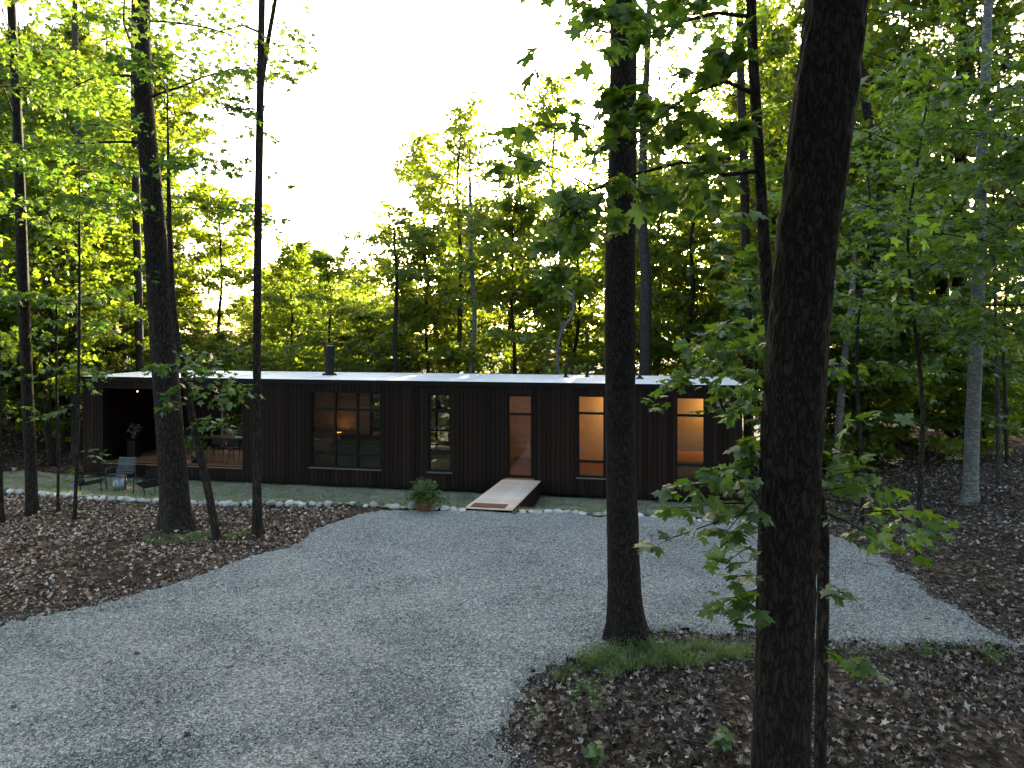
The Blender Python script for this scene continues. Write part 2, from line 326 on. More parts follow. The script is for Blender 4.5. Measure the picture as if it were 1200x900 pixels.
def inpoly(x, y, poly):
    c = np.zeros(x.shape, bool); n = len(poly)
    for i in range(n):
        x0, y0 = poly[i]; x1, y1 = poly[(i+1) % n]
        hit = ((y0 > y) != (y1 > y)) & (x < (x1-x0)*(y-y0)/(y1-y0+1e-12)+x0)
        c ^= hit
    return c
def polydist(x, y, poly):                 # unsigned distance to the outline
    d = np.full(x.shape, 1e9); n = len(poly)
    for i in range(n):
        x0, y0 = poly[i]; x1, y1 = poly[(i+1) % n]; ex, ey = x1-x0, y1-y0
        k = np.clip(((x-x0)*ex+(y-y0)*ey)/(ex*ex+ey*ey+1e-12), 0, 1)
        d = np.minimum(d, np.hypot(x-x0-k*ex, y-y0-k*ey))
    return d
pix_drive = [(-300,800),(-120,752),(0,731),(100,708),(190,690),(245,664),(330,640),(382,616),(415,600),(470,597),(537,597),(640,600),(720,604),(850,609),(960,618),
             (1000,634),(1060,670),(1120,708),(1178,748),(1186,757),(1120,760),(1040,756),(960,752),(880,744),(800,738),(752,744),(700,764),(650,782),(612,806),(594,830),(590,862),(600,900),(622,990),(640,1120)]
drive = [tuple(G(*p)[:2]) for p in pix_drive]
drive += [(0.3, 3.0), (-1.0, -3.0), (-12, -3.0), (-9.5, 4.0)]
dx0, dx1 = min(p[0] for p in drive), max(p[0] for p in drive); dy0, dy1 = -2.0, max(p[1] for p in drive)
cs = 0.07
X, Y = np.meshgrid(np.arange(dx0-0.5, dx1+0.5, cs), np.arange(dy0, dy1+0.5, cs))
def wob(x, y): return 0.10*np.sin(x*3.1+y*1.7)+0.07*np.sin(x*7.3-y*5.1+1)+0.05*np.sin(x*15.1+y*13.7)
def drive_sd(x, y):                        # signed distance, positive inside
    ins = inpoly(x, y, drive); d = polydist(x, y, drive); return np.where(ins, d, -d)+wob(x, y)*0.8
sd = drive_sd(X, Y)+rng.normal(0, 0.012, X.shape)
keep = sd > 0
Z = H(X, Y)+0.018+0.015*np.clip(sd, 0, 1)-0.03*(sd < 0.09)-0.01*(sd < 0.18)
Zn = 0.012*np.sin(X*2.1+np.sin(Y*1.3)*2)*np.sin(Y*1.9+1)+rng.normal(0, 0.004, X.shape)
Z = Z+Zn
ny, nx = X.shape; ii = (np.arange(ny-1)[:, None]*nx+np.arange(nx-1)[None, :])
kq = (keep[:-1, :-1] & keep[1:, :-1] & keep[:-1, 1:] & keep[1:, 1:])
ii = ii[kq]; Q = np.stack([ii, ii+1, ii+nx+1, ii+nx], -1)
used = np.unique(Q); remap = np.zeros(ny*nx, np.int64); remap[used] = np.arange(len(used))
kind(obj('gravel_driveway', smooth(tri_mesh('gravel_driveway', np.stack([X, Y, Z], -1).reshape(-1, 3)[used], remap[Q])), M['gravel']), 'structure')

# loose gravel stones near the camera and along the edges
def stones(n, sampler, smin, smax):
    p = sampler(n); n = len(p); sc = rng.uniform(smin, smax, n)**1.0
    base = np.array([(1,0,0),(-1,0,0),(0,1,0),(0,-1,0),(0,0,1),(0,0,-1)], float)
    fc = np.array([(0,2,4),(2,1,4),(1,3,4),(3,0,4),(2,0,5),(1,2,5),(3,1,5),(0,3,5)])
    a = rng.uniform(0, 6.28, n); c, s = np.cos(a), np.sin(a)
    b = base[None]*(1+rng.uniform(-0.35, 0.35, (n, 6, 3)))*np.stack([sc, sc*rng.uniform(0.6, 1, n), sc*rng.uniform(0.4, 0.8, n)], -1)[:, None]
    b = b+rng.normal(0, 0.15, b.shape)*sc[:, None, None]
    vx = b[..., 0]*c[:, None]-b[..., 1]*s[:, None]; vy = b[..., 0]*s[:, None]+b[..., 1]*c[:, None]
    V = np.stack([vx, vy, b[..., 2]], -1)+p[:, None]
    return V.reshape(-1, 3), (fc[None]+(np.arange(n)*6)[:, None, None]).reshape(-1, 3)
def samp_near(n):
    y = 7.0+9.0*rng.uniform(0, 1, n)**1.6; x = rng.uniform(-0.8, 0.8, n)*y
    sdv = drive_sd(x, y); k = sdv > -0.2*np.abs(rng.normal(0, 1, n)); x, y, sdv = x[k], y[k], sdv[k]
    return np.stack([x, y, H(x, y)+np.where(sdv > 0, 0.022, 0.0)+0.012*np.clip(sdv, 0, 1)], -1)
V, Fc = stones(95000, samp_near, 0.006, 0.017)
kind(obj('loose_gravel', tri_mesh('loose_gravel', V, Fc), M['pebble']), 'stuff')

# lawn strip between the border stones and the house
s_ = np.arange(-2.5, 23.3, 0.2); t_ = np.arange(-5.45, 0.35, 0.15)
S, T = np.meshgrid(s_, t_)
edge = -4.35+toff(S)+0.12*np.sin(S*1.3)+0.08*np.sin(S*3.7)
T2 = np.maximum(T, edge); S = np.where(S > 22, S+0.35*np.sin(T*2.3)+0.2*np.sin(T*7.1), np.where(S < -1.5, S+0.4*np.sin(T*1.9), S))
Xl = HA.x+S*UX+T2*VX; Yl = HA.y+S*UY+T2*VY; Zl = H(Xl, Yl)+0.02+0.015*np.sin(Xl*3)*np.sin(Yl*2.6)
ny, nx = S.shape; ii = (np.arange(ny-1)[:, None]*nx+np.arange(nx-1)[None, :]).reshape(-1)
kind(obj('lawn', smooth(tri_mesh('lawn', np.stack([Xl, Yl, Zl], -1).reshape(-1, 3), np.stack([ii, ii+1, ii+nx+1, ii+nx], -1))), M['lawn']), 'structure')
def blades(x, y, z, h, w, lean):
    n = len(x); a = rng.uniform(0, 6.28, n); b = rng.uniform(0, 6.28, n)
    hh = h*rng.uniform(0.4, 1.25, n); ln = lean*hh*rng.uniform(0.3, 1.4, n); ww = w*rng.uniform(0.7, 1.3, n)
    dx, dy = np.cos(a)*ww, np.sin(a)*ww; lx, ly = np.cos(b)*ln, np.sin(b)*ln
    p = np.stack([x, y, z], -1)
    z0 = np.zeros(n)
    v = np.stack([p+np.stack([-dx, -dy, z0], -1), p+np.stack([dx, dy, z0], -1),
                  p+np.stack([dx*0.7+lx*0.35, dy*0.7+ly*0.35, hh*0.6], -1), p+np.stack([-dx*0.7+lx*0.35, -dy*0.7+ly*0.35, hh*0.6], -1),
                  p+np.stack([lx, ly, hh*(1-0.25*lean)], -1)], 1)
    f = np.array([(0,1,2),(0,2,3),(3,2,4)])
    return v.reshape(-1, 3), (f[None]+(np.arange(n)*5)[:, None, None]).reshape(-1, 3)
n = 42000
s = rng.uniform(-2, 23.4, n); t = (-4.3+toff(s))*(1-rng.uniform(0, 1, n)**1.3)
pn = np.sin(s*2.1+np.sin(t*3)*1.5)+np.sin(s*0.9+t*1.7+2)
k = rng.uniform(-2.2, 1.2, n) < pn; s, t = s[k], t[k]
x = HA.x+s*UX+t*VX; y = HA.y+s*UY+t*VY
V, Fc = blades(x, y, H(x, y)+0.015, 0.10, 0.007, 0.8)
kind(obj('lawn_grass', tri_mesh('lawn_grass', V, Fc), M['lawn_grass']), 'stuff')

# ------------------------------------------------------------------ leaf shapes
def mirror_leaf(half, cz, ctr):
    out = half+[(-x, y) for x, y in half[::-1] if abs(x) > 1e-6]
    v = [ctr]+out
    V = np.array([(x, y, -cz*abs(x)**1.4-cz*0.55*max(y, 0)**2) for x, y in v]); n = len(out)
    Fc = np.array([(0, 1+i, 1+(i+1) % n) for i in range(n)])
    return V, Fc
LEAF_N = mirror_leaf([(0,0),(0.10,-0.07),(0.36,-0.10),(0.27,0.13),(0.44,0.20),(0.64,0.40),(0.44,0.42),(0.40,0.56),(0.19,0.46),(0.20,0.66),(0.27,0.74),(0.12,0.80),(0,1.02)], 0.35, (0,0.28))
LEAF_M = mirror_leaf([(0,0),(0.40,-0.04),(0.27,0.2),(0.62,0.46),(0.22,0.52),(0,1.0)], 0.35, (0,0.3))
LEAF_F = (np.array([(0,0,0),(0.52,0.34,-0.12),(0.22,0.62,-0.04),(0,1.0,-0.22),(-0.22,0.62,-0.04),(-0.52,0.34,-0.12)]), np.array([(0,1,2),(0,2,4),(2,3,4),(0,4,5)]))
LEAF_X = (np.array([(0,-0.05,0),(0.55,0.42,-0.14),(0,1.0,-0.2),(-0.55,0.42,-0.14)]), np.array([(0,1,2),(0,2,3)]))
def leaf_np(tmpl, pos, nrm, dr, size):
    TV, TF = tmpl
    nrm = nrm/(np.linalg.norm(nrm, axis=1, keepdims=True)+1e-9)
    d = dr-(dr*nrm).sum(1, keepdims=True)*nrm; d /= np.linalg.norm(d, axis=1, keepdims=True)+1e-9
    b = np.cross(nrm, d)
    V = pos[:, None]+size[:, None, None]*(TV[None, :, 0:1]*b[:, None]+TV[None, :, 1:2]*d[:, None]+TV[None, :, 2:3]*nrm[:, None])
    Fc = TF[None]+(np.arange(len(pos))*len(TV))[:, None, None]
    return V.reshape(-1, 3), Fc.reshape(-1, 3)
class Tree:                               # wood tubes + leaf list in world or local coordinates
    def __init__(s, seed):
        s.r = np.random.default_rng(seed); s.trunk = QB(); s.limbs = QB(); s.p = []; s.n = []; s.d = []; s.sz = []
    def limb(s, pts, rad, n=5): s.limbs.add(*tube_np(pts, rad, n))
    def leaves(s, p, n, d, sz): s.p.append(p); s.n.append(n); s.d.append(d); s.sz.append(sz)
    def spray(s, a, b, count, size, width=0.25, droop=0.12, tilt=0.45, twig=0.008, facing=None):
        # leaves spread in a flat fan about the twig a->b
        r = s.r; a = np.array(a, float); b = np.array(b, float); ax = b-a; L = np.linalg.norm(ax)+1e-9; ax /= L
        side = np.cross(ax, (0, 0, 1.0)); side /= np.linalg.norm(side)+1e-9
        u = r.uniform(0.12, 1.05, count)**0.8
        lat = r.normal(0, 1, count)*width*L*(0.35+0.65*np.sin(np.clip(u, 0, 1)*math.pi*0.85))
        p = a+ax*(u*L)[:, None]+side*lat[:, None]
        p[:, 2] += -droop*L*(u**2)-np.abs(lat)*0.18+r.normal(0, 0.06*L, count)
        up = np.array([0, 0, 1.0]) if facing is None else np.array(facing, float)
        n = up+r.normal(0, tilt, (count, 3))
        sg = np.sign(lat)[:, None]
        d = ax*r.uniform(0.2, 1.0, (count, 1))+side*sg*r.uniform(0.1, 1.0, (count, 1))+np.array([0, 0, -0.35])+r.normal(0, 0.25, (count, 3))
        s.leaves(p, n, d, size*r.uniform(0.55, 1.2, count))
        if twig:
            k = np.linspace(0, 1, 5)[:, None]; pts = a+(b-a)*k; pts[:, 2] -= droop*L*k[:, 0]**2
            s.limb(pts, np.linspace(twig, twig*0.3, 5), 4)
            for q in range(min(6, max(2, count//8))):
                f = r.uniform(0.25, 0.9); c = a+(b-a)*f; c[2] -= droop*L*f*f
                e = c+(ax*0.6+side*r.choice([-1, 1])*r.uniform(0.5, 1.0))*L*width*r.uniform(0.9, 1.8); e[2] -= 0.05*L
                s.limb([c, (c+e)/2, e], [twig*0.5, twig*0.35, twig*0.2], 3)
    def grow(s, trunk, rad, nl, z0, z1, llen, dens, size, az=None, rise=0.5, sub=7, flat=1.0, limb_r=0.17, sublen=0.34, tilt=0.6, min_f=0.35, damp=0.88):
        # limbs off the trunk polyline between heights z0 and z1, each carrying flat leafy sprays
        r = s.r; tp = np.asarray([tuple(p) for p in trunk], float); tz = tp[:, 2]
        ga = r.uniform(0, 6.28)
        for i in range(nl):
            f = (i+r.uniform(0, 0.9))/nl; z = z0+(z1-z0)*f
            c = np.array([np.interp(z, tz, tp[:, 0]), np.interp(z, tz, tp[:, 1]), z]); tr = np.interp(z, tz, rad)
            ga += 2.4+r.normal(0, 0.35); a = ga if az is None else r.uniform(az[0], az[1])
            shape = min_f+(1-min_f)*math.sin(math.pi*min(1, (0.12+0.88*f)**0.8)) if f < 0.97 else min_f
            L = llen*shape*r.uniform(0.65, 1.15)
            e = rise*r.uniform(0.3, 1.7)*(0.6+0.9*f); pts = [c]; ns = 7
            dirv = np.array([math.cos(a)*math.cos(e), math.sin(a)*math.cos(e), math.sin(e)])
            for k in range(ns):
                dirv = dirv+r.normal(0, 0.10, 3); dirv[2] = dirv[2]*damp-0.02*flat; dirv /= np.linalg.norm(dirv)
                pts.append(pts[-1]+dirv*L/ns)
            pts = np.array(pts); lr = max(0.012, tr*limb_r)
            s.limb(pts, np.linspace(lr, 0.008, len(pts)), 5)
            for q in range(sub):
                g = 0.22+0.78*(q+r.uniform(0, 1))/sub; x = g*ns; k = int(min(ns-1, x)); c2 = pts[k]+(pts[k+1]-pts[k])*(x-k)
                ax = pts[k+1]-pts[k]; ax /= np.linalg.norm(ax)
                sd_ = np.cross(ax, (0, 0, 1.0)); sd_ /= np.linalg.norm(sd_)+1e-9
                sl = L*sublen*(1.25-0.7*g)*r.uniform(0.6, 1.2)+0.25
                e2 = c2+(ax*r.uniform(0.3, 1.0)+sd_*(1 if q % 2 else -1)*r.uniform(0.4, 1.0))*sl; e2[2] += r.normal(0.06, 0.22)*sl
                s.spray(c2, e2, max(3, int(dens*sl*sl**0.4)), size, 0.26, 0.10, tilt, 0.009)
            s.spray(pts[-3], pts[-1]+(pts[-1]-pts[-2])*0.8, max(4, int(dens*0.8)), size, 0.3, 0.12, tilt, 0)
    def leaf_mesh(s, name, tmpl):
        return tri_mesh(name, *leaf_np(tmpl, np.concatenate(s.p), np.concatenate(s.n), np.concatenate(s.d), np.concatenate(s.sz)))
def trunk_np(pts, rad, n=10, rings=40, rough=0.05, seed=0, flare=0.0, furrow=0.0):
    pts = np.asarray([tuple(p) for p in pts], float); rad = np.asarray(rad, float); z = np.linspace(0, 1, len(pts)); u = np.linspace(0, 1, rings)
    # smooth (Catmull-Rom like) resample by cubic interpolation of each axis
    def cub(y):
        m = np.gradient(y, z); i = np.clip(np.searchsorted(z, u)-1, 0, len(z)-2); h = z[i+1]-z[i]; k = (u-z[i])/h
        return (2*k**3-3*k**2+1)*y[i]+(k**3-2*k**2+k)*h*m[i]+(-2*k**3+3*k**2)*y[i+1]+(k**3-k**2)*h*m[i+1]
    c = np.stack([cub(pts[:, j]) for j in range(3)], -1); r = cub(rad)
    Vt, Q = tube_np(c, r, n)
    Vt = Vt.reshape(rings, n, 3); ctr = c[:, None, :]; off = Vt-ctr
    a = np.arange(n)*2*math.pi/n
    f = np.ones((rings, n))
    hgt = c[:, 2]-c[0, 2]
    if flare:
        roots = 0.5+0.5*np.cos(a*5+seed)*1.0
        f += np.exp(-hgt/(flare*0.9))[:, None]*(0.35+0.75*roots[None, :]**2)
    f += rough*np.sin(a*3+seed)[None, :]*np.sin(hgt*1.1+seed)[:, None]+rough*0.6*np.sin(a*2+hgt[:, None]*0.7+seed*2)
    if furrow:
        for i in range(rings):
            for j in range(n):
                rr = r[i]; p = Vector((math.cos(a[j])*rr*11, math.sin(a[j])*rr*11, hgt[i]*3.2+seed*7))
                q = mnoise.noise(p)*0.7+mnoise.noise(p*2.3)*0.4
                f[i, j] += furrow*(min(abs(q)*3, 1)-0.6)
    return (ctr+off*f[..., None]).reshape(-1, 3), Q

# ------------------------------------------------------------------ house
house = empty('house', HA, HROT)
tag(house, 'long low black timber house with white flat roof in the wood', 'house')
ZB, ZF, ZT, ZR = 0.15, 0.55, 3.17, 3.55
PORCH = (0.78, 6.18, ZF, ZT)
OPEN = [PORCH, (8.60, 11.02, 0.68, ZT), (12.62, 13.37, 0.68, ZT), (15.17, 15.98, ZF+0.03, ZT), (17.36, 18.18, 0.68, ZT), (20.28, 21.12, 0.68, ZT)]
def wall_with(mb, s0, s1, z0, z1, opens, t0, t1):
    cuts = sorted([o for o in opens if o[1] > s0 and o[0] < s1]); c = s0
    for (a, b, za, zb) in cuts:
        if a > c: mb.box(c, a, t0, t1, z0, z1)
        if za > z0: mb.box(a, b, t0, t1, z0, za)
        if zb < z1: mb.box(a, b, t0, t1, zb, z1)
        c = b
    if c < s1: mb.box(c, s1, t0, t1, z0, z1)
    return mb
front = obj('front_wall', wall_with(MB(), 0, HL, ZB+0.02, ZR-0.10, OPEN, 0.03, 0.20).mesh('front_wall'), M['dark'], house)
BW = 0.1452; unit = MB().poly([(0.004,0,0),(BW-0.004,0,0),(BW,0.006,0),(BW,0.028,0),(0,0.028,0),(0,0.006,0),
                               (0.004,0,1),(BW-0.004,0,1),(BW,0.006,1),(BW,0.028,1),(0,0.028,1),(0,0.006,1)],
     [(0,6,7,1)[::-1],(1,7,8,2)[::-1],(2,8,9,3)[::-1],(4,10,11,5)[::-1],(5,11,6,0)[::-1],(0,1,2,3,4,5)[::-1],(6,7,8,9,10,11)]).mesh('cladding_board')
unit.materials.append(M['clad'])
def board(s, w, z0, z1, k):
    o = obj('cladding_board', unit, None, front, (s, -random.uniform(0, 0.006)+0.001, z0)); o.scale = ((w-0.008)/BW, 1, z1-z0)
k = 0; s = 0.0
while s < HL-0.01:
    e = min(HL, s+BW); segs = [(s, e)]
    for (a, b, za, zb) in OPEN:
        new = []
        for (p, q) in segs:
            if q <= a or p >= b: new.append((p, q)); continue
            if p < a-0.02: new.append((p, a))
            if q > b+0.02: new.append((b, q))
            m0, m1 = max(p, a), min(q, b)
            if m1-m0 > 0.02:
                if za-ZB > 0.05: board(m0, m1-m0, ZB, za-0.01, k)
                if ZR-0.14-zb > 0.05: board(m0, m1-m0, zb+0.01, ZR-0.14, k)
        segs = new
    for (p, q) in segs:
        board(p, q-p, ZB+random.uniform(0, 0.006), ZR-0.14, k)
    k += 1; s = e
BOPEN = [(2.86, 6.18, ZF, ZT), (9.15, 12.6, 0.68, ZT)]
obj('back_wall', wall_with(MB(), 0, HL, ZB+0.02, ZR-0.10, BOPEN, HD-0.2, HD).mesh('back_wall'), M['clad'], house)
obj('end_wall', MB().box(0, 0.2, 0.2, HD-0.2, ZB+0.02, ZR-0.10).mesh('end_wall'), M['clad'], house)
obj('end_wall', MB().box(HL-0.2, HL, 0.2, HD-0.2, ZB+0.02, ZR-0.10).mesh('end_wall'), M['clad'], house)
obj('underframe', MB().box(0.25, HL-0.25, 0.35, HD-0.25, -0.3, ZB+0.02).mesh('underframe'), M['dark'], house)
roof = obj('roof', MB().box(-0.03, HL+0.03, -0.03, HD+0.03, ZR-0.10, ZR).mesh('roof'), M['roof'], house)
obj('fascia', MB().box(-0.05, HL+0.05, -0.055, -0.033, ZR-0.15, ZR-0.004).mesh('fascia'), M['frame'], roof)
for s in np.arange(2.7, HL-1, 2.75):        # standing seams of the membrane, running front to back
    obj('roof_seam', MB().box(s-0.025, s+0.025, 0.0, HD, ZR, ZR+0.012).mesh('roof_seam'), M['roof'], roof)
flue = obj('chimney_flue', MB().lathe([(0.0,0),(0.26,0),(0.24,0.07),(0.155,0.09),(0.15,0.62),(0.185,0.64),(0.185,1.02),(0.19,1.05),(0.0,1.07)], 24, (8.23, 2.2, ZR)).mesh('chimney_flue'), M['blackmetal'], roof)
obj('chimney_flue', MB().lathe([(0.0,0),(0.2,0),(0.13,0.06),(0.13,0.55),(0.18,0.56),(0.18,0.80),(0,0.82)], 24, (1.75, 3.0, ZR)).mesh('chimney_flue'), M['blackmetal'], roof)
for (s, t, h) in ((16.7, 2.6, 0.42), (17.4, 2.9, 0.46)):
    a = [(s, t, ZR), (s, t, ZR+h*0.75)]+[(s+0.11-0.11*math.cos(x), t, ZR+h*0.75+0.11*math.sin(x)) for x in np.linspace(0.5, 2.6, 6)]+[(s+0.22, t, ZR+h*0.62)]
    obj('vent_pipe', MB().tube(a, 0.05, 10).lathe([(0.0,0),(0.09,0),(0.06,0.05)], 12, (s, t, ZR)).mesh('vent_pipe'), M['blackmetal'], roof)
obj('vent_pipe', MB().tube([(19.2,2.2,ZR),(19.2,2.2,ZR+0.4)], 0.04, 10).lathe([(0.0,0),(0.14,0),(0.05,0.09)], 12, (19.2, 2.2, ZR)).mesh('vent_pipe'), M['blackmetal'], roof)
# floors, ceiling, partitions
obj('interior_floor', MB().box(6.55, HL-0.2, 0.2, HD-0.2, ZB+0.03, ZF).mesh('interior_floor'), M['deck'], house)
obj('ceiling', MB().box(6.4, HL-0.2, 0.2, HD-0.2, ZT+0.02, ZR-0.11).mesh('ceiling'), M['interior'], house)
obj('porch_ceiling', MB().box(0.2, 6.4, 0.2, HD-0.2, ZT+0.02, ZR-0.11).mesh('porch_ceiling'), M['clad'], house)
obj('porch_wall', MB().box(6.2, 6.4, 0.2, HD-0.2, ZB+0.03, ZT+0.02).mesh('porch_wall'), M['clad'], house)
for (s, mname) in ((14.3, 'interior'), (16.6, 'interior'), (19.3, 'plaster')):
    obj('partition_wall', MB().box(s, s+0.1, 0.2, HD-0.2, ZF, ZT+0.02).mesh('partition_wall'), M[mname], house)
obj('wall_lining', MB().box(14.4, 16.6, HD-0.23, HD-0.205, ZF, ZT+0.02).mesh('wall_lining'), M['interior'], house)
obj('wall_lining', MB().box(16.7, HL-0.2, HD-0.23, HD-0.205, ZF, ZT+0.02).mesh('wall_lining'), M['plaster'], house)
obj('wall_lining', MB().box(6.4, 9.1, HD-0.23, HD-0.205, ZF, ZT+0.02).mesh('wall_lining'), M['interior'], house)
obj('wall_lining', MB().box(12.65, 14.3, HD-0.23, HD-0.205, ZF, ZT+0.02).mesh('wall_lining'), M['interior'], house)
# porch deck of single boards
pd = obj('porch_floor', MB().box(0.2, 6.2, 0.06, HD-0.02, ZB+0.04, ZF-0.03).mesh('porch_floor'), M['dark'], house)
dm = MB().box(0, 1, 0, 0.135, 0, 0.028).mesh('deck_board'); dm.materials.append(M['deck'])
for i in range(28):
    o = obj('deck_board', dm, None, pd, (0.80, 0.0+i*0.141, ZF-0.03+random.uniform(0, 0.002))); o.scale = (5.36, 1, 1)
    o.location.y += -0.01
obj('porch_post', MB().box(2.80, 2.96, HD-0.19, HD-0.02, ZF, ZT).mesh('porch_post'), M['sill'], house)
for (a, b) in ((PORCH[0]-0.005, PORCH[0]+0.03), (PORCH[1]-0.03, PORCH[1]+0.005)):
    obj('opening_trim', MB().box(a, b, -0.012, 0.24, ZF-0.02, ZT).mesh('opening_trim'), M['frame'], house)
obj('opening_trim', MB().box(PORCH[0]+0.03, PORCH[1]-0.03, -0.012, 0.24, ZT-0.03, ZT+0.006).mesh('opening_trim'), M['frame'], house)

def window(a, b, z0, z1, cols, rows, t0=0.05, sill=True, name='window', parent=house, fw=0.045):
    t1 = t0+0.09; mb = MB()
    mb.box(a, a+fw, t0, t1, z0, z1).box(b-fw, b, t0, t1, z0, z1).box(a+fw, b-fw, t0, t1, z1-fw, z1).box(a+fw, b-fw, t0, t1, z0, z0+fw)
    w = obj(name, mb.mesh(name), M['frame'], parent)
    cs = [a+fw]+[a+fw+(b-a-2*fw)*c for c in cols]+[b-fw]; rs = [z0+fw]+[z0+(z1-z0)*r for r in rows]+[z1-fw]
    for c in cs[1:-1]: obj('mullion', MB().box(c-0.035, c+0.035, t0-0.004, t1-0.01, z0+fw, z1-fw).mesh('mullion'), M['frame'], w)
    for r in rs[1:-1]:
        for i in range(len(cs)-1):
            p = cs[i]+(0.035 if i else 0); q = cs[i+1]-(0.035 if i < len(cs)-2 else 0)
            obj('transom_bar', MB().box(p, q, t0+0.002, t1-0.012, r-0.035, r+0.035).mesh('transom_bar'), M['frame'], w)
    for i in range(len(cs)-1):
        for j in range(len(rs)-1):
            p = cs[i]+(0.035 if i else 0); q = cs[i+1]-(0.035 if i < len(cs)-2 else 0); u = rs[j]+(0.035 if j else 0); v = rs[j+1]-(0.035 if j < len(rs)-2 else 0)
            tl = random.uniform(-0.002, 0.002); tm = t0+0.045
            obj('pane', MB().poly([(p,tm,u),(q,tm+tl,u),(q,tm,v),(p,tm-tl,v)], [(0,1,2,3)]).mesh('pane'), M['glass'], w)
    if sill: obj('sill', MB().box(a-0.05, b+0.05, -0.06, t0-0.002, z0-0.035, z0-0.008).mesh('sill'), M['sill'], w)
    return w
window(*OPEN[1], (0.34, 0.67), (0.17, 0.76))
window(*OPEN[2], (), (0.77,))
window(*OPEN[4], (), (0.19, 0.78)); window(*OPEN[5], (), (0.19, 0.78))
door = window(*OPEN[3], (), (0.76,), sill=False, name='door', fw=0.07)
obj('handle', MB().tube([(15.86,0.03,1.5),(15.86,-0.02,1.52),(15.86,-0.02,1.75),(15.86,0.03,1.77)], 0.012, 8).mesh('handle'), M['steel'], door)
obj('threshold', MB().box(15.12, 16.03, -0.06, 0.05, ZF-0.035, ZF+0.026).mesh('threshold'), M['deck'], door)
window(9.15, 12.6, 0.68, ZT, (0.25, 0.5, 0.75), (0.3, 0.62, 0.84), t0=HD-0.16, sill=False)

# ------------------------------------------------------------------ forest trees (built once, copied)
PROTO = {}
def proto(key, seed, height, r0, nl, z0, llen, dens, size, bark='bark', tmpl=LEAF_F, **kw):
    t = Tree(seed); r = t.r
    zs = np.linspace(0, height, 8); dx = np.cumsum(r.normal(0, height*0.012, 8)); dy = np.cumsum(r.normal(0, height*0.012, 8)); dx -= dx[0]; dy -= dy[0]
    pts = np.stack([dx, dy, zs-0.25], -1); rad = np.interp(zs, [0, height*0.06, height*0.7, height], [r0*1.15, r0, r0*0.4, 0.01])
    tv, tq = trunk_np(pts, rad, 9, 24, 0.05, seed); t.trunk.add(tv, tq)
    t.grow(pts, rad, nl, z0, height*(0.86 if height > 7 else 0.97), llen, dens, size, **kw)
    t.trunk.add(np.concatenate(t.limbs.v), np.concatenate(t.limbs.f))
    PROTO[key] = (smooth(t.trunk.mesh(key+'_trunk')), t.leaf_mesh(key+'_crown', tmpl), M[bark], M['leaf_backlit' if key in ('airy', 'mid_a', 'mid_b', 'shrub_b') else 'leaf_far'])
proto('tall_a', 21, 22, 0.24, 34, 4.6, 4.8, 52, 0.23, sub=9, rise=0.8, damp=0.95, tilt=0.8)
proto('tall_b', 22, 24, 0.27, 36, 6.5, 4.4, 52, 0.23, sub=9, rise=0.85, damp=0.95, tilt=0.8)
proto('tall_c', 23, 20, 0.18, 36, 2.6, 4.0, 56, 0.22, sub=9, rise=0.7, damp=0.94, tilt=0.8)
proto('mid_a', 24, 11, 0.11, 25, 1.6, 3.3, 40, 0.20, sub=8, rise=0.85, damp=0.94, tilt=0.65)
proto('mid_b', 25, 9, 0.09, 23, 1.3, 3.1, 40, 0.20, sub=8, rise=0.8, damp=0.93, tilt=0.65)
proto('airy', 26, 15, 0.13, 32, 3.6, 3.3, 34, 0.17, bark='bark_grey', sub=8, rise=0.85, damp=0.96, tilt=0.8)
proto('shrub', 27, 4.2, 0.035, 22, 0.3, 1.9, 75, 0.16, sub=7, rise=0.35)
proto('shrub_b', 28, 5.5, 0.045, 22, 0.5, 2.2, 70, 0.17, sub=7, rise=0.3)
def plant(key, x, y, h, rz, label, group, name='forest_tree', cat='tree', squash=1.0):
    tm, cm, bm, lm = PROTO[key]
    if not tm.materials: tm.materials.append(bm); cm.materials.append(lm)
    base = {'tall_a':22,'tall_b':24,'tall_c':20,'mid_a':11,'mid_b':9,'airy':15,'shrub':4.2,'shrub_b':5.5}[key]
    e = empty(name, (x, y, h1(x, y)-0.03), rz); k = h/base; e.scale = (k*squash, k*squash, k)
    obj('trunk', tm, None, e); obj('crown', cm, None, e)
    tag(e, label, cat, group); return e
R = random.Random(77)
def where(px):
    for lim, w in ((15, 'at the left edge of the wood'), (60, 'beside the dark straight trunk at the left'), (110, 'behind the thin leafy sapling'), (150, 'beyond the left end of the porch'), (215, 'behind the thick porch trunk'),
                   (270, 'above the right half of the porch'), (330, 'behind the slender trunk right of the porch'), (400, 'above the big window near the chimney flue'), (460, 'above the right edge of the big window'), (520, 'above the narrow window left of the ramp'),
                   (580, 'above the potted fern and ramp'), (640, 'above the glazed door'), (700, 'above the lit window right of the door'), (760, 'behind the middle trunk'), (830, 'above the right end window'), (900, 'above the right end of the roof'),
                   (960, 'behind the large foreground trunk'), (1030, 'just right of the large foreground trunk'), (1100, 'in the middle of the right wood'), (1160, 'around the white birch')):
        if px < lim: return w
    return 'at the right edge of the wood'
def LT(px, Yd, hh, k):
    size = {'tall_a': 'tall broad', 'tall_b': 'tall high crowned', 'tall_c': 'tall low branched', 'mid_a': 'young spreading', 'mid_b': 'young bushy'}.get(k, 'leafy')
    dist = 'front row' if Yd < 32 else 'second row' if Yd < 41 else 'rear row' if Yd < 61 else 'far off'
    return f'{size} {dist} tree {where(px)}'
def LS(px, Yd, hh, k):
    return f"{'low' if hh < 4.6 else 'high'} {'rounded' if k == 'shrub' else 'loose'} leafy shrub {where(px)}{', farther back' if Yd > 37 else ', close by'}"
L_LEFT = LT
L_BACK = LT
L_RIGHT = LT
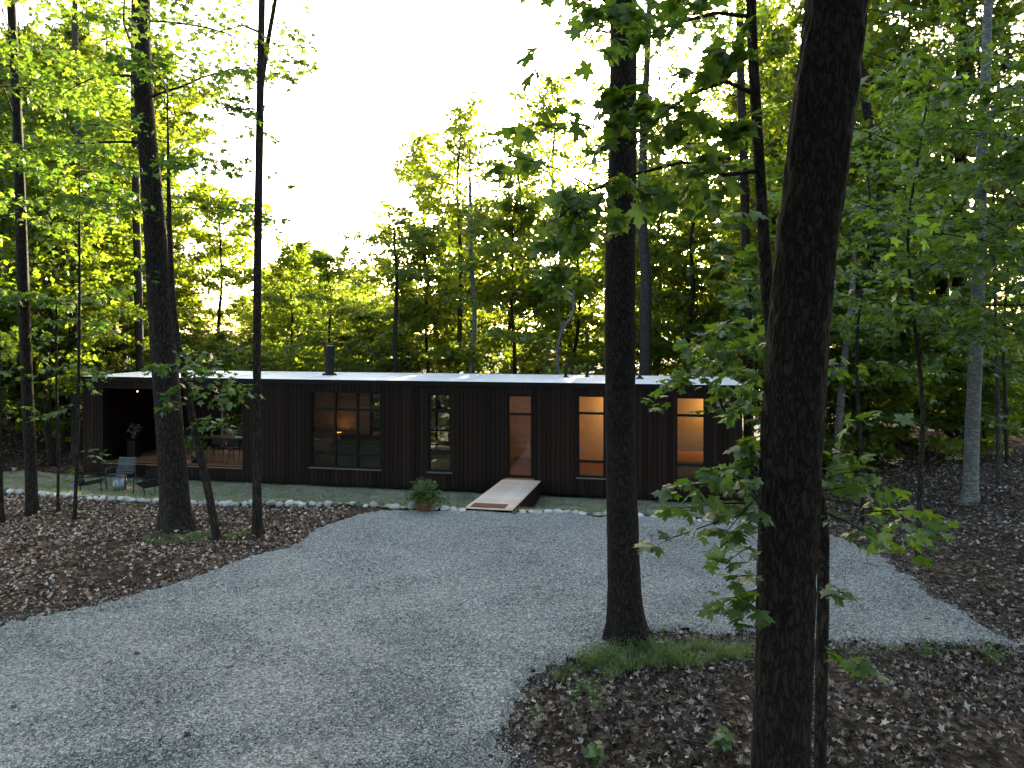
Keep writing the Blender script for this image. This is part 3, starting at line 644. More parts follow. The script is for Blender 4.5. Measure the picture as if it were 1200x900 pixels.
# left wood
def scatter(n, fx, key, hr, label, group, **kw):
    pts = []; tries = 0
    while len(pts) < n and tries < 6000:
        tries += 1; px, Yd = fx(); x = (px-600)*Yd/F; y = Yd
        s, t = hl(x, y)
        if -1.5 < s < HL+1.2 and -6 < t < HD+2.0: continue
        if any((x-a)**2+(y-b)**2 < kw.get('gap', 2.2)**2 for a, b in pts): continue
        pts.append((x, y)); k = R.choice(key)
        hh = R.uniform(*hr)
        plant(k, x, y, hh, R.uniform(0, 6.28), label if callable(label) is False else label(px, Yd, hh, k), group, kw.get('name', 'forest_tree'), kw.get('cat', 'tree'), kw.get('squash', 1.0))
scatter(13, lambda: (R.uniform(-140, 190), R.uniform(29, 55)), ['tall_a', 'tall_b', 'tall_c'], (20, 27), L_LEFT, 'trees of the wood left of the house', gap=4.0)
scatter(9, lambda: (R.uniform(-120, 260), R.uniform(30, 46)), ['mid_a', 'mid_b'], (9, 14), L_LEFT, 'trees of the wood left of the house', gap=3.0)
scatter(6, lambda: (R.uniform(-120, 80), R.uniform(22, 30)), ['mid_a', 'tall_c'], (10, 16), L_LEFT, 'trees of the wood left of the house', gap=2.6)
# behind the roof: low in the open gap, higher on its sides
scatter(9, lambda: (R.uniform(265, 450), R.uniform(33, 60)), ['mid_a', 'mid_b'], (8.0, 11), L_BACK, 'trees behind the house', gap=3.0)
scatter(10, lambda: (R.uniform(490, 720), R.uniform(32, 60)), ['mid_a', 'mid_b', 'tall_c'], (11, 15), L_BACK, 'trees behind the house', gap=3.0)
scatter(10, lambda: (R.uniform(730, 900), R.uniform(32, 60)), ['tall_c', 'mid_a', 'tall_a'], (14, 20), L_BACK, 'trees behind the house', gap=3.2)
scatter(13, lambda: (R.uniform(880, 1340), R.uniform(25, 55)), ['tall_a', 'tall_b', 'tall_c'], (20, 27), L_RIGHT, 'trees of the wood right of the house', gap=3.6)
scatter(10, lambda: (R.uniform(900, 1340), R.uniform(23, 45)), ['mid_a', 'mid_b'], (8, 14), L_RIGHT, 'trees of the wood right of the house', gap=2.6)
# understorey
scatter(16, lambda: (R.uniform(-120, 110), R.uniform(25, 45)), ['shrub', 'shrub_b'], (3, 6), LS, 'understorey shrubs left of the house', gap=1.8, name='understorey_shrub', cat='shrub')
scatter(20, lambda: (R.uniform(110, 900), R.uniform(30, 50)), ['shrub', 'shrub_b'], (3.5, 6.5), LS, 'understorey shrubs behind the house', gap=1.8, name='understorey_shrub', cat='shrub')
scatter(20, lambda: (R.uniform(930, 1300), R.uniform(23.5, 40)), ['shrub', 'shrub_b'], (3, 6), LS, 'understorey shrubs right of the house', gap=1.6, name='understorey_shrub', cat='shrub')
for i, (s_, t_, h_, lab) in enumerate([(0.6, 8.0, 4.2, 'leafy shrub seen through the porch at its far left'), (2.2, 9.2, 4.6, 'sunlit leafy shrub seen through the rear opening of the porch'), (-0.8, 10.5, 5.0, 'leafy shrub behind the porch back wall'),
                                        (3.6, 11.5, 5.2, 'taller leafy shrub behind the right side of the porch'), (8.2, 9.0, 4.4, 'leafy shrub seen through the rear window of the living room'), (10.6, 9.5, 4.8, 'leafy shrub seen through the narrow window left of the ramp')]):
    p = hw(s_, t_); plant(('shrub', 'shrub_b')[i % 2], p.x, p.y, h_, i*1.1, lab, 'understorey shrubs behind the house', 'understorey_shrub', 'shrub')
# distant wood
L_FAR = LT
scatter(34, lambda: (R.uniform(-150, 1350), R.uniform(66, 120)), ['mid_a', 'mid_b', 'tall_c'], (9.5, 12.5), L_FAR, 'far trees of the wood', gap=4.0)
for (x, y) in ((-13, -2), (-8, -8), (-1, -11), (7, -7), (12, 0), (3, -3.5), (14, 7), (-5, -1.8), (-10.5, 3.5), (-12, 6.0), (9.5, 3.5), (-2, -5)):   # unseen wood around the viewer, added to shade the near ground
    plant(R.choice(['tall_a', 'tall_b']), x, y, R.uniform(19, 23), R.uniform(0, 6.28), 'tall unseen tree around the viewer, added to shade the foreground', 'trees behind the viewer')
# the airy trees in the gap
p = P(548, 389, 33); plant('airy', p.x, p.y, 17.4, 1.0, 'tall airy yellow green tree behind the roof in the sky gap', None)
p = P(595, 389, 36); plant('airy', p.x, p.y, 16.4, 5.1, 'broad sparse yellow green tree right of the airy tree in the sky gap', None)
p = P(505, 389, 37); plant('airy', p.x, p.y, 16.6, 3.0, 'slim sparse tree leaning beside the airy tree in the sky gap', None)
p = P(462, 389, 34); plant('airy', p.x, p.y, 9.8, 4.6, 'small thin tree with bare stem left of the airy tree', None)
p = P(665, 389, 40); plant('airy', p.x, p.y, 21, 2.0, 'tall faint sparse tree just left of the middle trunk', None)
p = P(385, 389, 33); plant('mid_a', p.x, p.y, 9.8, 2.2, 'forking maple behind the roof right of the round chimney flue', None)

# ------------------------------------------------------------------ trees picked out by their trunks
def hero(name, pix, wid, Y, base, label, cat='tree', bark='bark', top=None, n=16, rings=60, flare=0.25, seed=1, rough=0.04, furrow=0.0, lean=0.0):
    # pix: photo pixels from the base upward, wid: widths there in photo pixels; the distance Y comes from the base point
    b = G(*base) if base else None
    if Y is None: Y = b.y
    pts = []
    for i, (x, y) in enumerate(pix):
        p = P(x, y, Y+lean*i); pts.append(p)
    rad = [w*Y/F/2 for w in wid]
    z0 = h1(pts[0].x, pts[0].y)-0.15
    if pts[0].z > z0+0.3:
        d = (pts[0]-pts[1])/(pts[0].z-pts[1].z); pts.insert(0, pts[0]+d*(z0-pts[0].z)); rad.insert(0, rad[0]*1.1)
    else: pts[0] = Vector((pts[0].x, pts[0].y, z0))
    if top:
        d = (pts[-1]-pts[-2]).normalized(); d = (d+Vector((0,0,1.2))).normalized()
        for k in (0.35, 0.7, 1.0): pts.append(pts[-1]+d*(top-pts[-1].z if k == 1.0 else (top-pts[-1].z)*0.45)/max(d.z, 0.3)); rad.append(rad[-1]*0.62)
        rad[-1] = 0.02
    o = empty(name, pts[0])
    t = Tree(seed)
    t.trunk.add(*trunk_np(pts, rad, n, rings, rough, seed, flare, furrow))
    t.pts = pts; t.rad = rad; t.root = o; t.bark = bark; t.Y = Y
    tag(o, label, cat); return t
def finish(t, tmpl=LEAF_M, leafm='leaf'):
    off = np.array(t.root.location)
    if t.limbs.n: t.trunk.add(np.concatenate(t.limbs.v), np.concatenate(t.limbs.f))
    me = smooth(tri_mesh('trunk', np.concatenate(t.trunk.v)-off, np.concatenate(t.trunk.f)))
    obj('trunk', me, M[t.bark], t.root)
    if t.p:
        me = t.leaf_mesh('crown', tmpl); co = np.empty(len(me.vertices)*3, np.float32); me.vertices.foreach_get('co', co)
        co = co.reshape(-1, 3)-off.astype(np.float32); me.vertices.foreach_set('co', co.ravel()); me.update()
        obj('crown', me, M[leafm], t.root)
def psp(t, a, b, count, size=0.15, Y=None, Y2=None, **kw):      # spray between two photo pixels at given distances
    Y = Y or t.Y; Y2 = Y2 or Y
    t.spray(P(*a, Y), P(*b, Y2), count, size, **kw)

# left stems
t = hero('maple_tree', [(208,618),(203,560),(197,480),(190,380),(183,290),(175,190),(168,100),(165,0),(163,-120)], [33,32,30,27.5,24.5,22,21,20.5,19], None, (208,618),
         'thick dark leaning trunk standing before the porch', top=20, n=28, rings=120, flare=0.3, seed=3, furrow=0.02)
t.grow(t.pts, t.rad, 16, 9.2, 19, 4.2, 26, 0.17, sub=8, rise=0.45)
for (a, b, c) in [((185,150),(120,60),40), ((190,110),(250,40),40), ((185,190),(255,150),46), ((175,40),(110,10),40), ((190,250),(240,215),30), ((180,110),(60,40),60), ((200,60),(290,120),50), ((195,330),(160,300),24)]:
    psp(t, a, b, c, 0.15, Y=15.6)
finish(t)
t = hero('young_maple', [(256,632),(243,570),(231,520),(222,470),(212,420),(203,360),(200,300),(198,240)], [9,9,8,8,7,7,6,5], None, (256,632),
         'slim crooked stem leaning left beside the thick porch trunk', top=10.5, n=10, rings=60, flare=0.15, seed=4)
for (a, b, c) in [((214,435),(285,450),80), ((212,430),(170,428),56), ((216,450),(262,468),54), ((222,470),(185,475),44), ((226,488),(262,497),44), ((206,400),(255,425),50), ((218,445),(195,462),36), ((212,425),(240,435),40)]:
    psp(t, a, b, c, 0.15, Y=14.9, Y2=14.6)
t.grow(t.pts, t.rad, 9, 7.2, 10.5, 2.4, 30, 0.15, sub=6)
finish(t, leafm='leaf_near')
t = hero('maple_tree', [(302,626),(301,560),(301,450),(302,330),(303,220),(305,110),(307,0),(308,-90)], [12,10,9.5,9.5,9,8.5,7.5,6.5], None, (302,626),
         'slender straight trunk crossing the house front right of the porch', top=17, n=12, rings=70, flare=0.15, seed=5)
t.limb([P(305,112,15.7), P(312,60,15.7), P(320,15,15.6), P(330,-40,15.5)], [0.06,0.05,0.045,0.03], 6)
t.limb([P(305,38,15.7), P(285,30,15.7), P(262,35,15.7)], [0.03,0.02,0.01], 5)
for (a, b, c) in [((300,35),(255,15),34), ((318,25),(360,40),40), ((306,60),(350,75),22), ((304,150),(330,165),18), ((303,200),(345,215),16), ((302,250),(325,265),10), ((303,145),(275,160),12), ((330,0),(370,-20),30), ((300,10),(250,-10),30)]:
    psp(t, a, b, c, 0.14, Y=15.7)
t.grow(t.pts, t.rad, 10, 14, 17, 2.6, 26, 0.15, sub=6)
finish(t)
t = hero('maple_tree', [(38,601),(35,520),(31,430),(27,330),(23,210),(19,110),(14,20),(10,-80)], [13,12.5,12,12,11,10,9,8], None, (38,601),
         'dark straight trunk near the left edge beyond the leaf litter', top=19, n=14, rings=70, flare=0.2, seed=6)
t.grow(t.pts, t.rad, 12, 10, 18.5, 3.8, 28, 0.17, sub=8)
for (a, b, c) in [((22,190),(80,200),44), ((20,170),(-30,190),40), ((16,80),(90,60),60), ((24,250),(75,268),36), ((30,380),(70,395),26), ((28,330),(-10,345),24), ((14,60),(-40,20),40), ((22,220),(60,150),40), ((18,100),(110,120),60)]:
    psp(t, a, b, c, 0.15, Y=17.6)
finish(t)
for i, (pix, w, lab, sp) in enumerate([
    ([(68,598),(68,520),(66,440),(66,360)], [3.2,3,2.6,2], 'very thin bare sapling stem left of the stone ring chairs', [((66,372),(110,380),18), ((66,395),(30,405),14), ((66,420),(100,428),16)]),
    ([(87,608),(90,540),(92,450),(93,350),(93,250)], [4.4,4,3.6,3,2.4], 'thin leafy sapling whose stem crosses the black house corner', [((93,330),(135,340),20), ((92,372),(135,384),34), ((92,376),(60,372),26), ((91,425),(128,436),30), ((91,430),(55,428),24), ((90,520),(125,533),20), ((91,470),(60,482),22), ((90,545),(75,560),10), ((92,445),(115,455),16)])]):
    t = hero('sapling', pix, w, None, pix[0], lab, 'sapling', top=h1(0, 17)+(5.2 if i == 0 else 8.5), n=7, rings=30, flare=0.05, seed=30+i)
    for (a, b, c) in sp: psp(t, a, b, c, 0.145)
    t.grow(t.pts, t.rad, 6, t.pts[-3].z, t.pts[-1].z, 1.5, 30, 0.14, sub=5, rise=0.3)
    finish(t, leafm='leaf_near')
t = hero('maple_tree', [(-2,612),(-4,520),(-6,400),(-8,250),(-10,100),(-12,-60)], [12,11,11,10,10,9], None, (-2,612), 'trunk cut off by the left edge of the picture', top=18, n=10, rings=40, flare=0.2, seed=8)
t.grow(t.pts, t.rad, 10, 6, 17.5, 3.4, 26, 0.16, sub=7)
for (a, b, c) in [((-5,330),(40,350),30), ((-5,420),(30,440),24), ((-5,470),(45,480),26)]: psp(t, a, b, c, 0.15)
finish(t)
# trunks behind the house and in the left wood
def plain(pix, wid, Y, label, bark='bark', name='tree_trunk', top=None, crown=None, seed=1, cat='tree'):
    t = hero(name, pix, wid, Y, None, label, cat, bark=bark, top=top, n=10, rings=50, flare=0.2, seed=seed)
    if crown: t.grow(t.pts, t.rad, *crown[:6], crown[6], sub=7)
    finish(t, LEAF_F, 'leaf_far')
plain([(164,430),(162,340),(160,250),(158,150),(157,40)], [9,9,8.5,8,7], 31, 'bare grey brown trunk just left of the thick porch trunk', top=20, crown=(14, 12, 19.5, 3.6, 26, 0.19, 0.19)[:6]+(0.19,), seed=41, name='maple_tree') if False else None
for i, (pix, wid, Y, lab, bark, top, z0) in enumerate([
    ([(164,432),(162,340),(160,250),(158,150),(157,40)], [9,9,8.5,8,7], 31, 'bare grey brown trunk just left of the thick porch trunk', 'bark_grey', 21, 11),
    ([(88,470),(86,380),(89,280),(90,160),(88,40)], [10,10,9,8,7], 28, 'pale grey trunk behind the thin leafy sapling in the left wood', 'bark_grey', 21, 11),
    ([(757,440),(756,380),(757,320),(752,250),(755,150),(760,30)], [14,14,13,11,9,7], 29, 'thick grey forked trunk rising behind the roof right of the middle trunk', 'bark_grey', 20, 11),
    ([(464,436),(463,390),(465,330),(462,280)], [5.5,5,3.6,2.4], 30, 'dark straight stem behind the roof in the bright gap', 'bark', 10.0, 7.0),
    ([(552,436),(556,370),(552,300),(551,230)], [6,5.5,5,4], 31, 'pale birch stem inside the airy tree behind the roof', 'birch', 13.5, 7.5),
    ([(877,470),(876,400),(874,300),(872,200),(868,90),(866,-30)], [11,11,10,10,9,8], 26.5, 'dark slim trunk at the right end of the roof', 'bark', 19, 9),
    ([(980,560),(984,490),(990,420),(998,350)], [11,9,8,7], 24, 'pale leaning dead trunk in the dark wood right of the foreground trunk', 'birch', 9.5, 8.0),
    ([(1170,582),(1170,500),(1168,420),(1165,300)], [5,5,4,3.5], 19.5, 'thin grey stem just right of the birch', 'bark_grey', 11, 6.5),
    ([(1122,540),(1120,440),(1124,300),(1126,120)], [16,15,14,12], 27, 'dark trunk in shade just left of the birch', 'bark', 20, 9),
    ([(1062,540),(1058,440),(1060,320),(1064,160)], [7,7,6,6], 29, 'slim dark trunk in the middle of the right wood', 'bark', 20, 9),
    ([(130,540),(128,440),(122,320),(124,200)], [7,7,6,5], 33, 'slim dark trunk half hidden behind the black house corner', 'bark', 20, 8)]):
    t = hero('forest_tree' if bark != 'birch' else 'birch_tree', pix, wid, Y, None, lab, 'tree', bark=bark, top=top, n=10, rings=50, flare=0.15, seed=50+i)
    t.grow(t.pts, t.rad, 12 if top > 12 else 11, z0, top-0.3, 3.2 if top > 12 else 2.4, 26, 0.18, sub=7)
    finish(t, LEAF_F, 'leaf_far')
t = hero('dead_birch_stem', [(653,440),(654,405),(660,385),(671,368),(672,340)], [4,4,4,3.5,2.5], 29, None, 'crooked bare white stem behind the roof vents', 'tree', bark='birch', n=8, rings=30, flare=0.0, seed=70)
t.limb([P(654,405,29), P(657,380,29), P(655,360,29)], [0.03,0.02,0.01], 5); finish(t)
t = hero('birch_tree', [(1137,588),(1139,520),(1143,420),(1147,300),(1151,180),(1156,60),(1160,-60)], [16,15.5,15,14,12,10,8], None, (1137,588),
         'tall white birch at the right edge of the clearing', bark='birch', top=19, n=16, rings=70, flare=0.2, seed=9)
t.grow(t.pts, t.rad, 14, 9, 18.6, 3.4, 26, 0.16, sub=7)
for (a, b, c) in [((1142,420),(1200,440),50), ((1143,400),(1090,415),44), ((1146,330),(1090,350),40), ((1146,340),(1205,350),44), ((1140,480),(1195,500),30), ((1148,250),(1090,260),44), ((1150,200),(1210,215),44)]:
    psp(t, a, b, c, 0.15, Y=18.6, Y2=18.0)
finish(t)

# middle trunk on the island
t = hero('maple_tree', [(738,752),(732,690),(729,600),(727,500),(727,400),(727,300),(729,200),(730,100),(731,0),(733,-120)], [38,36.5,36,36,36,35.5,33,31,30,28], None, (738,752),
         'dark straight trunk in the middle, rising from the grassy island', bark='bark_near', top=17, n=40, rings=200, flare=0.42, seed=12, furrow=0.04)
t.grow(t.pts, t.rad, 12, 9.0, 16.5, 3.6, 22, 0.16, sub=7)
finish(t)
# large right foreground trunk
t = hero('maple_tree', [(905,1140),(908,1000),(913,900),(918,800),(921,700),(925,600),(930,500),(936,400),(945,290),(957,190),(969,90),(979,0),(990,-110)],
         [72,68,65,65,66,69,69,67,67,68,68,66,64], 4.7, None, 'large dark furrowed trunk in the right foreground', bark='bark_near', top=13, n=72, rings=300, flare=0.0, seed=13, furrow=0.075)
Yt = 4.7
SPR = [  # left of the trunk, low
 ((890,560),(800,562),20,4.6,4.4),((888,548),(840,545),14,4.6,4.4),((890,590),(790,585),20,4.6,4.4),((885,600),(770,625),16,4.6,4.4),((888,605),(830,648),14,4.6,4.5),((890,580),(850,618),14,4.5,4.3),
 ((890,690),(838,705),14,4.6,4.5),((890,675),(858,672),9,4.6,4.5),((890,700),(862,718),9,4.6,4.4),((880,640),(850,655),6,4.6,4.4),
 # above the roof at right
 ((893,470),(850,478),12,4.7,4.9),((893,510),(868,520),10,4.7,4.8),((893,440),(862,430),10,4.7,4.9),((893,540),(872,535),8,4.7,4.8),
 # right of the trunk
 ((965,585),(1080,600),30,4.9,5.4),((965,575),(1040,560),16,4.9,5.3),((965,600),(1060,638),22,4.9,5.2),((970,560),(1010,545),12,4.9,5.2),((965,520),(1000,530),14,4.9,5.3),((965,470),(1010,480),16,4.9,5.4),((965,430),(1000,420),12,4.9,5.4),
 ((965,700),(990,690),8,4.8,4.9),((965,760),(1010,775),12,4.8,5.0),((1020,600),(1100,590),12,5.2,5.5),
 # top right of the trunk, out of focus canopy
 ((1010,60),(1090,80),26,6,6.6),((1000,150),(1080,170),26,6,6.6),((1010,10),(1110,20),30,6,6.6),((1010,240),(1090,260),26,6.4,7),((1000,320),(1060,335),20,6.4,7)]
for (a, b, c, y0, y1) in SPR: t.spray(P(*a, y0), P(*b, y1), c, 0.122, 0.22, 0.10, 0.55, 0.006)
t.grow(t.pts, t.rad, 7, 9.2, 12.8, 3.0, 20, 0.15, sub=6)
finish(t, LEAF_N, 'leaf_near')
# slender stem crossing behind it, carrying the hanging leaves in the middle of the picture
t = hero('young_maple', [(960,1000),(961,900),(963,780),(965,680),(963,600),(945,520),(912,430),(901,370),(897,310),(893,250),(887,150),(882,60),(879,-40),(876,-150)],
         [15,14,14,13.5,13,13,13,13,15,13,12.5,12,11.5,11], 5.6, None, 'slender stem crossing behind the large foreground trunk', bark='bark', top=12, n=18, rings=140, flare=0.0, seed=14, furrow=0.02)
t.limb([P(884,110,5.6), P(850,95,5.5), P(810,110,5.3), P(775,135,5.1), P(745,170,5.0)], [0.022,0.018,0.014,0.010,0.006], 6)
t.limb([P(880,20,5.6), P(840,15,5.4), P(800,25,5.2), P(770,50,5.1)], [0.02,0.016,0.012,0.006], 6)
t.limb([P(890,200,5.6), P(850,205,5.4), P(800,190,5.2), P(740,205,5.0), P(690,225,4.9), P(655,255,4.8)], [0.02,0.016,0.013,0.010,0.008,0.005], 6)
t.limb([P(745,170,5.0), P(700,150,4.9), P(650,150,4.8), P(605,140,4.8)], [0.008,0.006,0.004,0.003], 5)
t.limb([P(700,225,4.9), P(660,200,4.9), P(610,185,4.8), P(575,180,4.8)], [0.007,0.006,0.004,0.003], 5)
t.limb([P(752,150,5.0), P(735,90,5.0), P(700,50,5.0), P(645,48,5.0)], [0.006,0.005,0.003,0.002], 5)
MIDS = [((760,150),(720,95),12),((755,160),(718,130),14),((760,140),(735,100),10),((745,165),(700,160),10),((700,150),(660,135),6),((650,148),(603,140),5),((665,128),(645,122),4),
 ((640,190),(580,178),7),((610,188),(595,205),3),((740,205),(690,225),12),((690,222),(645,235),9),((700,230),(655,265),12),((680,250),(635,275),12),((690,260),(660,310),14),((720,240),(690,275),10),((675,280),(650,325),9),((730,200),(752,235),8),
 ((800,190),(770,215),10),((820,200),(790,235),9),((840,205),(815,235),7),((860,200),(830,180),10),((810,110),(770,130),14),((850,95),(810,75),14),((790,115),(770,160),10),((830,110),(800,150),12),((850,120),(840,170),12),
 ((800,25),(755,35),12),((840,15),(790,-10),14),((770,50),(740,10),8),((720,30),(690,5),7),((735,15),(705,0),6),((700,50),(690,25),4),((880,30),(840,50),12),((880,70),(850,60),12),((885,130),(860,150),10),((650,48),(632,52),2),((640,76),(625,82),2),
 ((885,240),(855,255),8),((893,280),(860,300),10),((895,330),(850,345),12),((897,370),(840,380),14),((905,400),(850,405),14),((850,390),(800,400),14),((860,420),(790,438),22),((850,400),(770,450),20),((880,440),(830,470),16),((890,430),(870,480),10)]
for (a, b, c) in MIDS:
    y0 = 5.0 if a[1] < 300 else 6.4
    t.spray(P(*a, y0), P(*b, y0-0.2), int(c*1.55) if c > 4 else c+1, 0.14 if y0 < 6 else 0.125, 0.26, 0.16, 0.6, 0.004)
t.grow(t.pts, t.rad, 8, 7.8, 11.8, 2.8, 22, 0.14, sub=6, az=(1.2, 4.2))
finish(t, LEAF_N, 'leaf_near')
# right canopy at middle distance
for i, (px, Yd, h, lab) in enumerate([(1075, 13.5, 9.5, 'leafy young maple close right of the large foreground trunk'), (1215, 11.5, 9, 'leafy young maple cut off by the right edge'),
                                     (1010, 17.5, 10, 'leafy young maple behind the large foreground trunk'), (1180, 22, 12, 'leafy young maple behind the birch'), (882, 25.6, 9, 'leafy young maple beside the right end of the house')]):
    x = (px-600)*Yd/F; z = h1(x, Yd)
    o = empty('young_maple', (x, Yd, z-0.05)); tag(o, lab, 'tree')
    t = Tree(90+i); pts = [Vector((x+math.sin(k*1.3+i)*0.12*k*0.6, Yd+math.cos(k+i)*0.1*k*0.5, z-0.1+h*k/6)) for k in range(7)]; rad = list(np.linspace(0.055, 0.012, 7))
    t.trunk.add(*trunk_np(pts, rad, 8, 30, 0.03, i)); t.root = o; t.bark = 'bark'; t.pts = pts; t.rad = rad
    t.grow(pts, rad, 16 if Yd < 20 else 20, z+(4.0 if Yd < 18 else 1.0 if px == 882 else 2.2), z+h, 2.4, 34, 0.15, sub=8, rise=0.3)
    finish(t, LEAF_M, 'leaf')

# ------------------------------------------------------------------ fallen leaves, grass and weeds
LIT = (np.array([(0,0,0),(0.42,0.30,0.18),(0.16,0.55,0.03),(0,1.0,0.22),(-0.16,0.55,0.03),(-0.42,0.30,0.14)]), np.array([(0,1,2),(0,2,4),(2,3,4),(0,4,5)]))
def litter(name, n, fx, size, mname, tmpl=LIT, tilt=0.35):
    x, y = fx(n); s, t = hl(x, y); sdv = drive_sd(x, y)
    k = (sdv < 0.02+0.10*np.abs(rng.normal(0, 1, len(x)))*(rng.uniform(0, 1, len(x)) < 0.25))
    k &= ~((t > -4.6+toff(s)) & (s > -2.4) & (s < 22.6+0.5*np.sin(t*2.3)) & (t < HD+2))
    x, y = x[k], y[k]; n = len(x)
    dens = np.sin(x*1.3+np.sin(y*1.1)*1.4)*np.sin(y*1.5+1)+0.9
    k = rng.uniform(0, 1.5, n) < dens+0.35; x, y = x[k], y[k]; n = len(x)
    p = np.stack([x, y, H(x, y)+rng.uniform(0.0, 0.035, n)], -1)
    nr = np.array([0, 0, 1.0])+rng.normal(0, tilt, (n, 3)); nr[:, 2] = np.abs(nr[:, 2]); fl = rng.uniform(0, 1, n) < 0.35; nr[fl] *= -1
    d = rng.normal(0, 1, (n, 3)); d[:, 2] *= 0.15
    kind(obj(name, tri_mesh(name, *leaf_np(tmpl, p, nr, d, size*rng.uniform(0.5, 1.25, n))), M[mname]), 'stuff')
def box_fx(x0, x1, y0, y1): return lambda n: (rng.uniform(x0, x1, n), rng.uniform(y0, y1, n))
litter('fallen_leaves', 42000, box_fx(-18, -4, 10.5, 22), 0.085, 'litter_red', LIT, 0.5)
CURL = (LEAF_M[0]*np.array([1, 1, -1.6])+np.array([0, 0, 0.02]), LEAF_M[1])
litter('fallen_leaves', 7000, box_fx(0, 9, 5.5, 11), 0.075, 'litter', CURL, 0.7)
litter('fallen_leaves', 13000, box_fx(0, 9, 5.5, 11), 0.065, 'litter', LIT, 0.8)
litter('fallen_leaves', 42000, box_fx(5.5, 22, 9.5, 27), 0.09, 'litter', LIT, 0.5)
litter('fallen_leaves', 9000, box_fx(-26, -12, 20, 34), 0.13, 'litter')
# a few strays on the gravel
n = 130; y = rng.uniform(7.2, 16, n); x = rng.uniform(-0.7, 0.7, n)*y; k = drive_sd(x, y) > 0.1; x, y = x[k], y[k]; n = len(x)
nr = np.array([0, 0, 1.0])+rng.normal(0, 0.3, (n, 3)); d = rng.normal(0, 1, (n, 3)); d[:, 2] = 0
kind(obj('stray_leaves', tri_mesh('stray_leaves', *leaf_np(LEAF_M, np.stack([x, y, H(x, y)+0.05], -1), nr, d, 0.09*rng.uniform(0.4, 1.1, n))), M['litter']), 'stuff')
def twigs(n, x0, x1, y0, y1):
    q = QB()
    for _ in range(n):
        x, y = rng.uniform(x0, x1), rng.uniform(y0, y1)
        if float(drive_sd(np.array([x]), np.array([y]))[0]) > -0.05: continue
        s_, t_ = hl(x, y)
        if -5.6 < t_ < 6 and -2 < s_ < 23: continue
        a = rng.uniform(0, 6.28); L = rng.uniform(0.15, 0.7); z = h1(x, y)+0.025
        p0 = np.array([x, y, z]); d = np.array([math.cos(a), math.sin(a), 0])*L; m = p0+d*0.5+np.array([rng.normal(0, 0.03), rng.normal(0, 0.03), rng.uniform(0, 0.03)])
        q.add(*tube_np([p0, m, p0+d+np.array([0, 0, rng.uniform(-0.01, 0.04)])], [0.008, 0.006, 0.003], 4))
    kind(obj('fallen_twigs', q.mesh('fallen_twigs'), M['bark_grey']), 'stuff')
twigs(260, 0.2, 9, 6, 11); twigs(260, -16, -4, 11, 20); twigs(260, 6, 16, 10, 24)
def tuft(name, c, rx, ry, n, h, w, lean, mname='grass'):
    a = rng.uniform(0, 6.28, n); q = np.sqrt(rng.uniform(0, 1, n)); x = c[0]+rx*q*np.cos(a); y = c[1]+ry*q*np.sin(a)
    cl = np.sin(x*7+np.sin(y*5)*1.2)*np.sin(y*8+1)+0.5*np.sin(x*17+y*11); edge = (1-q)*1.6; k = rng.uniform(-1.2, 1, n) < cl+edge-0.45; x, y, cl = x[k], y[k], cl[k]
    V, Fc = blades(x, y, H(x, y)-0.01, h*np.clip(0.65+0.45*cl, 0.25, 1.3), w, lean); return kind(obj(name, tri_mesh(name, V, Fc), M[mname]), 'stuff')
c = G(762, 772); tuft('island_grass', c, 1.05, 0.42, 5000, 0.27, 0.0045, 1.0)
c = G(690, 790); tuft('island_grass', c, 0.5, 0.3, 1200, 0.15, 0.004, 0.9)
c = G(840, 770); tuft('island_grass', c, 0.55, 0.3, 1800, 0.22, 0.0045, 0.9)
c = G(1050, 765); tuft('island_grass', c, 1.6, 0.25, 1300, 0.10, 0.0045, 0.8)
c = G(212, 632); tuft('trunk_grass', c, 0.8, 0.5, 2600, 0.10, 0.006, 0.9)
c = G(265, 628); tuft('trunk_grass', c, 0.5, 0.35, 1200, 0.12, 0.006, 0.9)
def weed(px, py, h, lab, n=22, size=0.07):
    c = G(px, py); o = empty('weed', c); tag(o, lab, 'weed'); t = Tree(int(px)); t.root = o; t.bark = 'leaf_near'; r = t.r
    for k in range(max(2, n//9)):
        tip = c+Vector((r.normal(0, 0.25)*h, r.normal(0, 0.25)*h, h*r.uniform(0.7, 1.05)))
        pts = np.array([tuple(c), tuple((c+tip)/2+Vector((0.02, 0, 0))), tuple(tip)]); t.limb(pts, [0.004, 0.003, 0.0015], 4)
        m = 9; u = r.uniform(0.25, 1, m)[:, None]; p = np.array(c)+(np.array(tip)-np.array(c))*u
        d = r.normal(0, 1, (m, 3)); d[:, 2] = np.abs(d[:, 2])*0.3; t.leaves(p, np.array([0, 0, 1.0])+r.normal(0, 0.4, (m, 3)), d, size*r.uniform(0.6, 1.2, m))
    finish(t, LEAF_F, 'leaf_near')
weed(702, 838, 0.38, 'tall leafy weed on the near side of the grassy island', 40, 0.06)
weed(636, 852, 0.26, 'small weed at the gravel edge of the island', 24, 0.05)
weed(716, 752, 0.55, 'thin weed growing against the foot of the middle trunk', 24, 0.06)
weed(672, 822, 0.34, 'tall leafy weed left of the grass on the island', 36, 0.055)
weed(782, 770, 0.42, 'tall grassy weed right of the middle trunk', 30, 0.05)
weed(820, 790, 0.30, 'bushy weed between the middle trunk and the foreground trunk', 40, 0.055)
weed(1085, 772, 0.28, 'bushy weed at the far rim of the right leaf litter', 40, 0.06)
weed(1160, 778, 0.32, 'bushy weed at the right edge of the gravel tip', 40, 0.065)
weed(700, 890, 0.16, 'low broad leaved seedling at the bottom edge of the island', 20, 0.14)
weed(845, 880, 0.22, 'broad leaved seedling left of the large foreground trunk', 24, 0.15)
weed(990, 790, 0.3, 'broad leaved seedling right of the large foreground trunk', 24, 0.13)

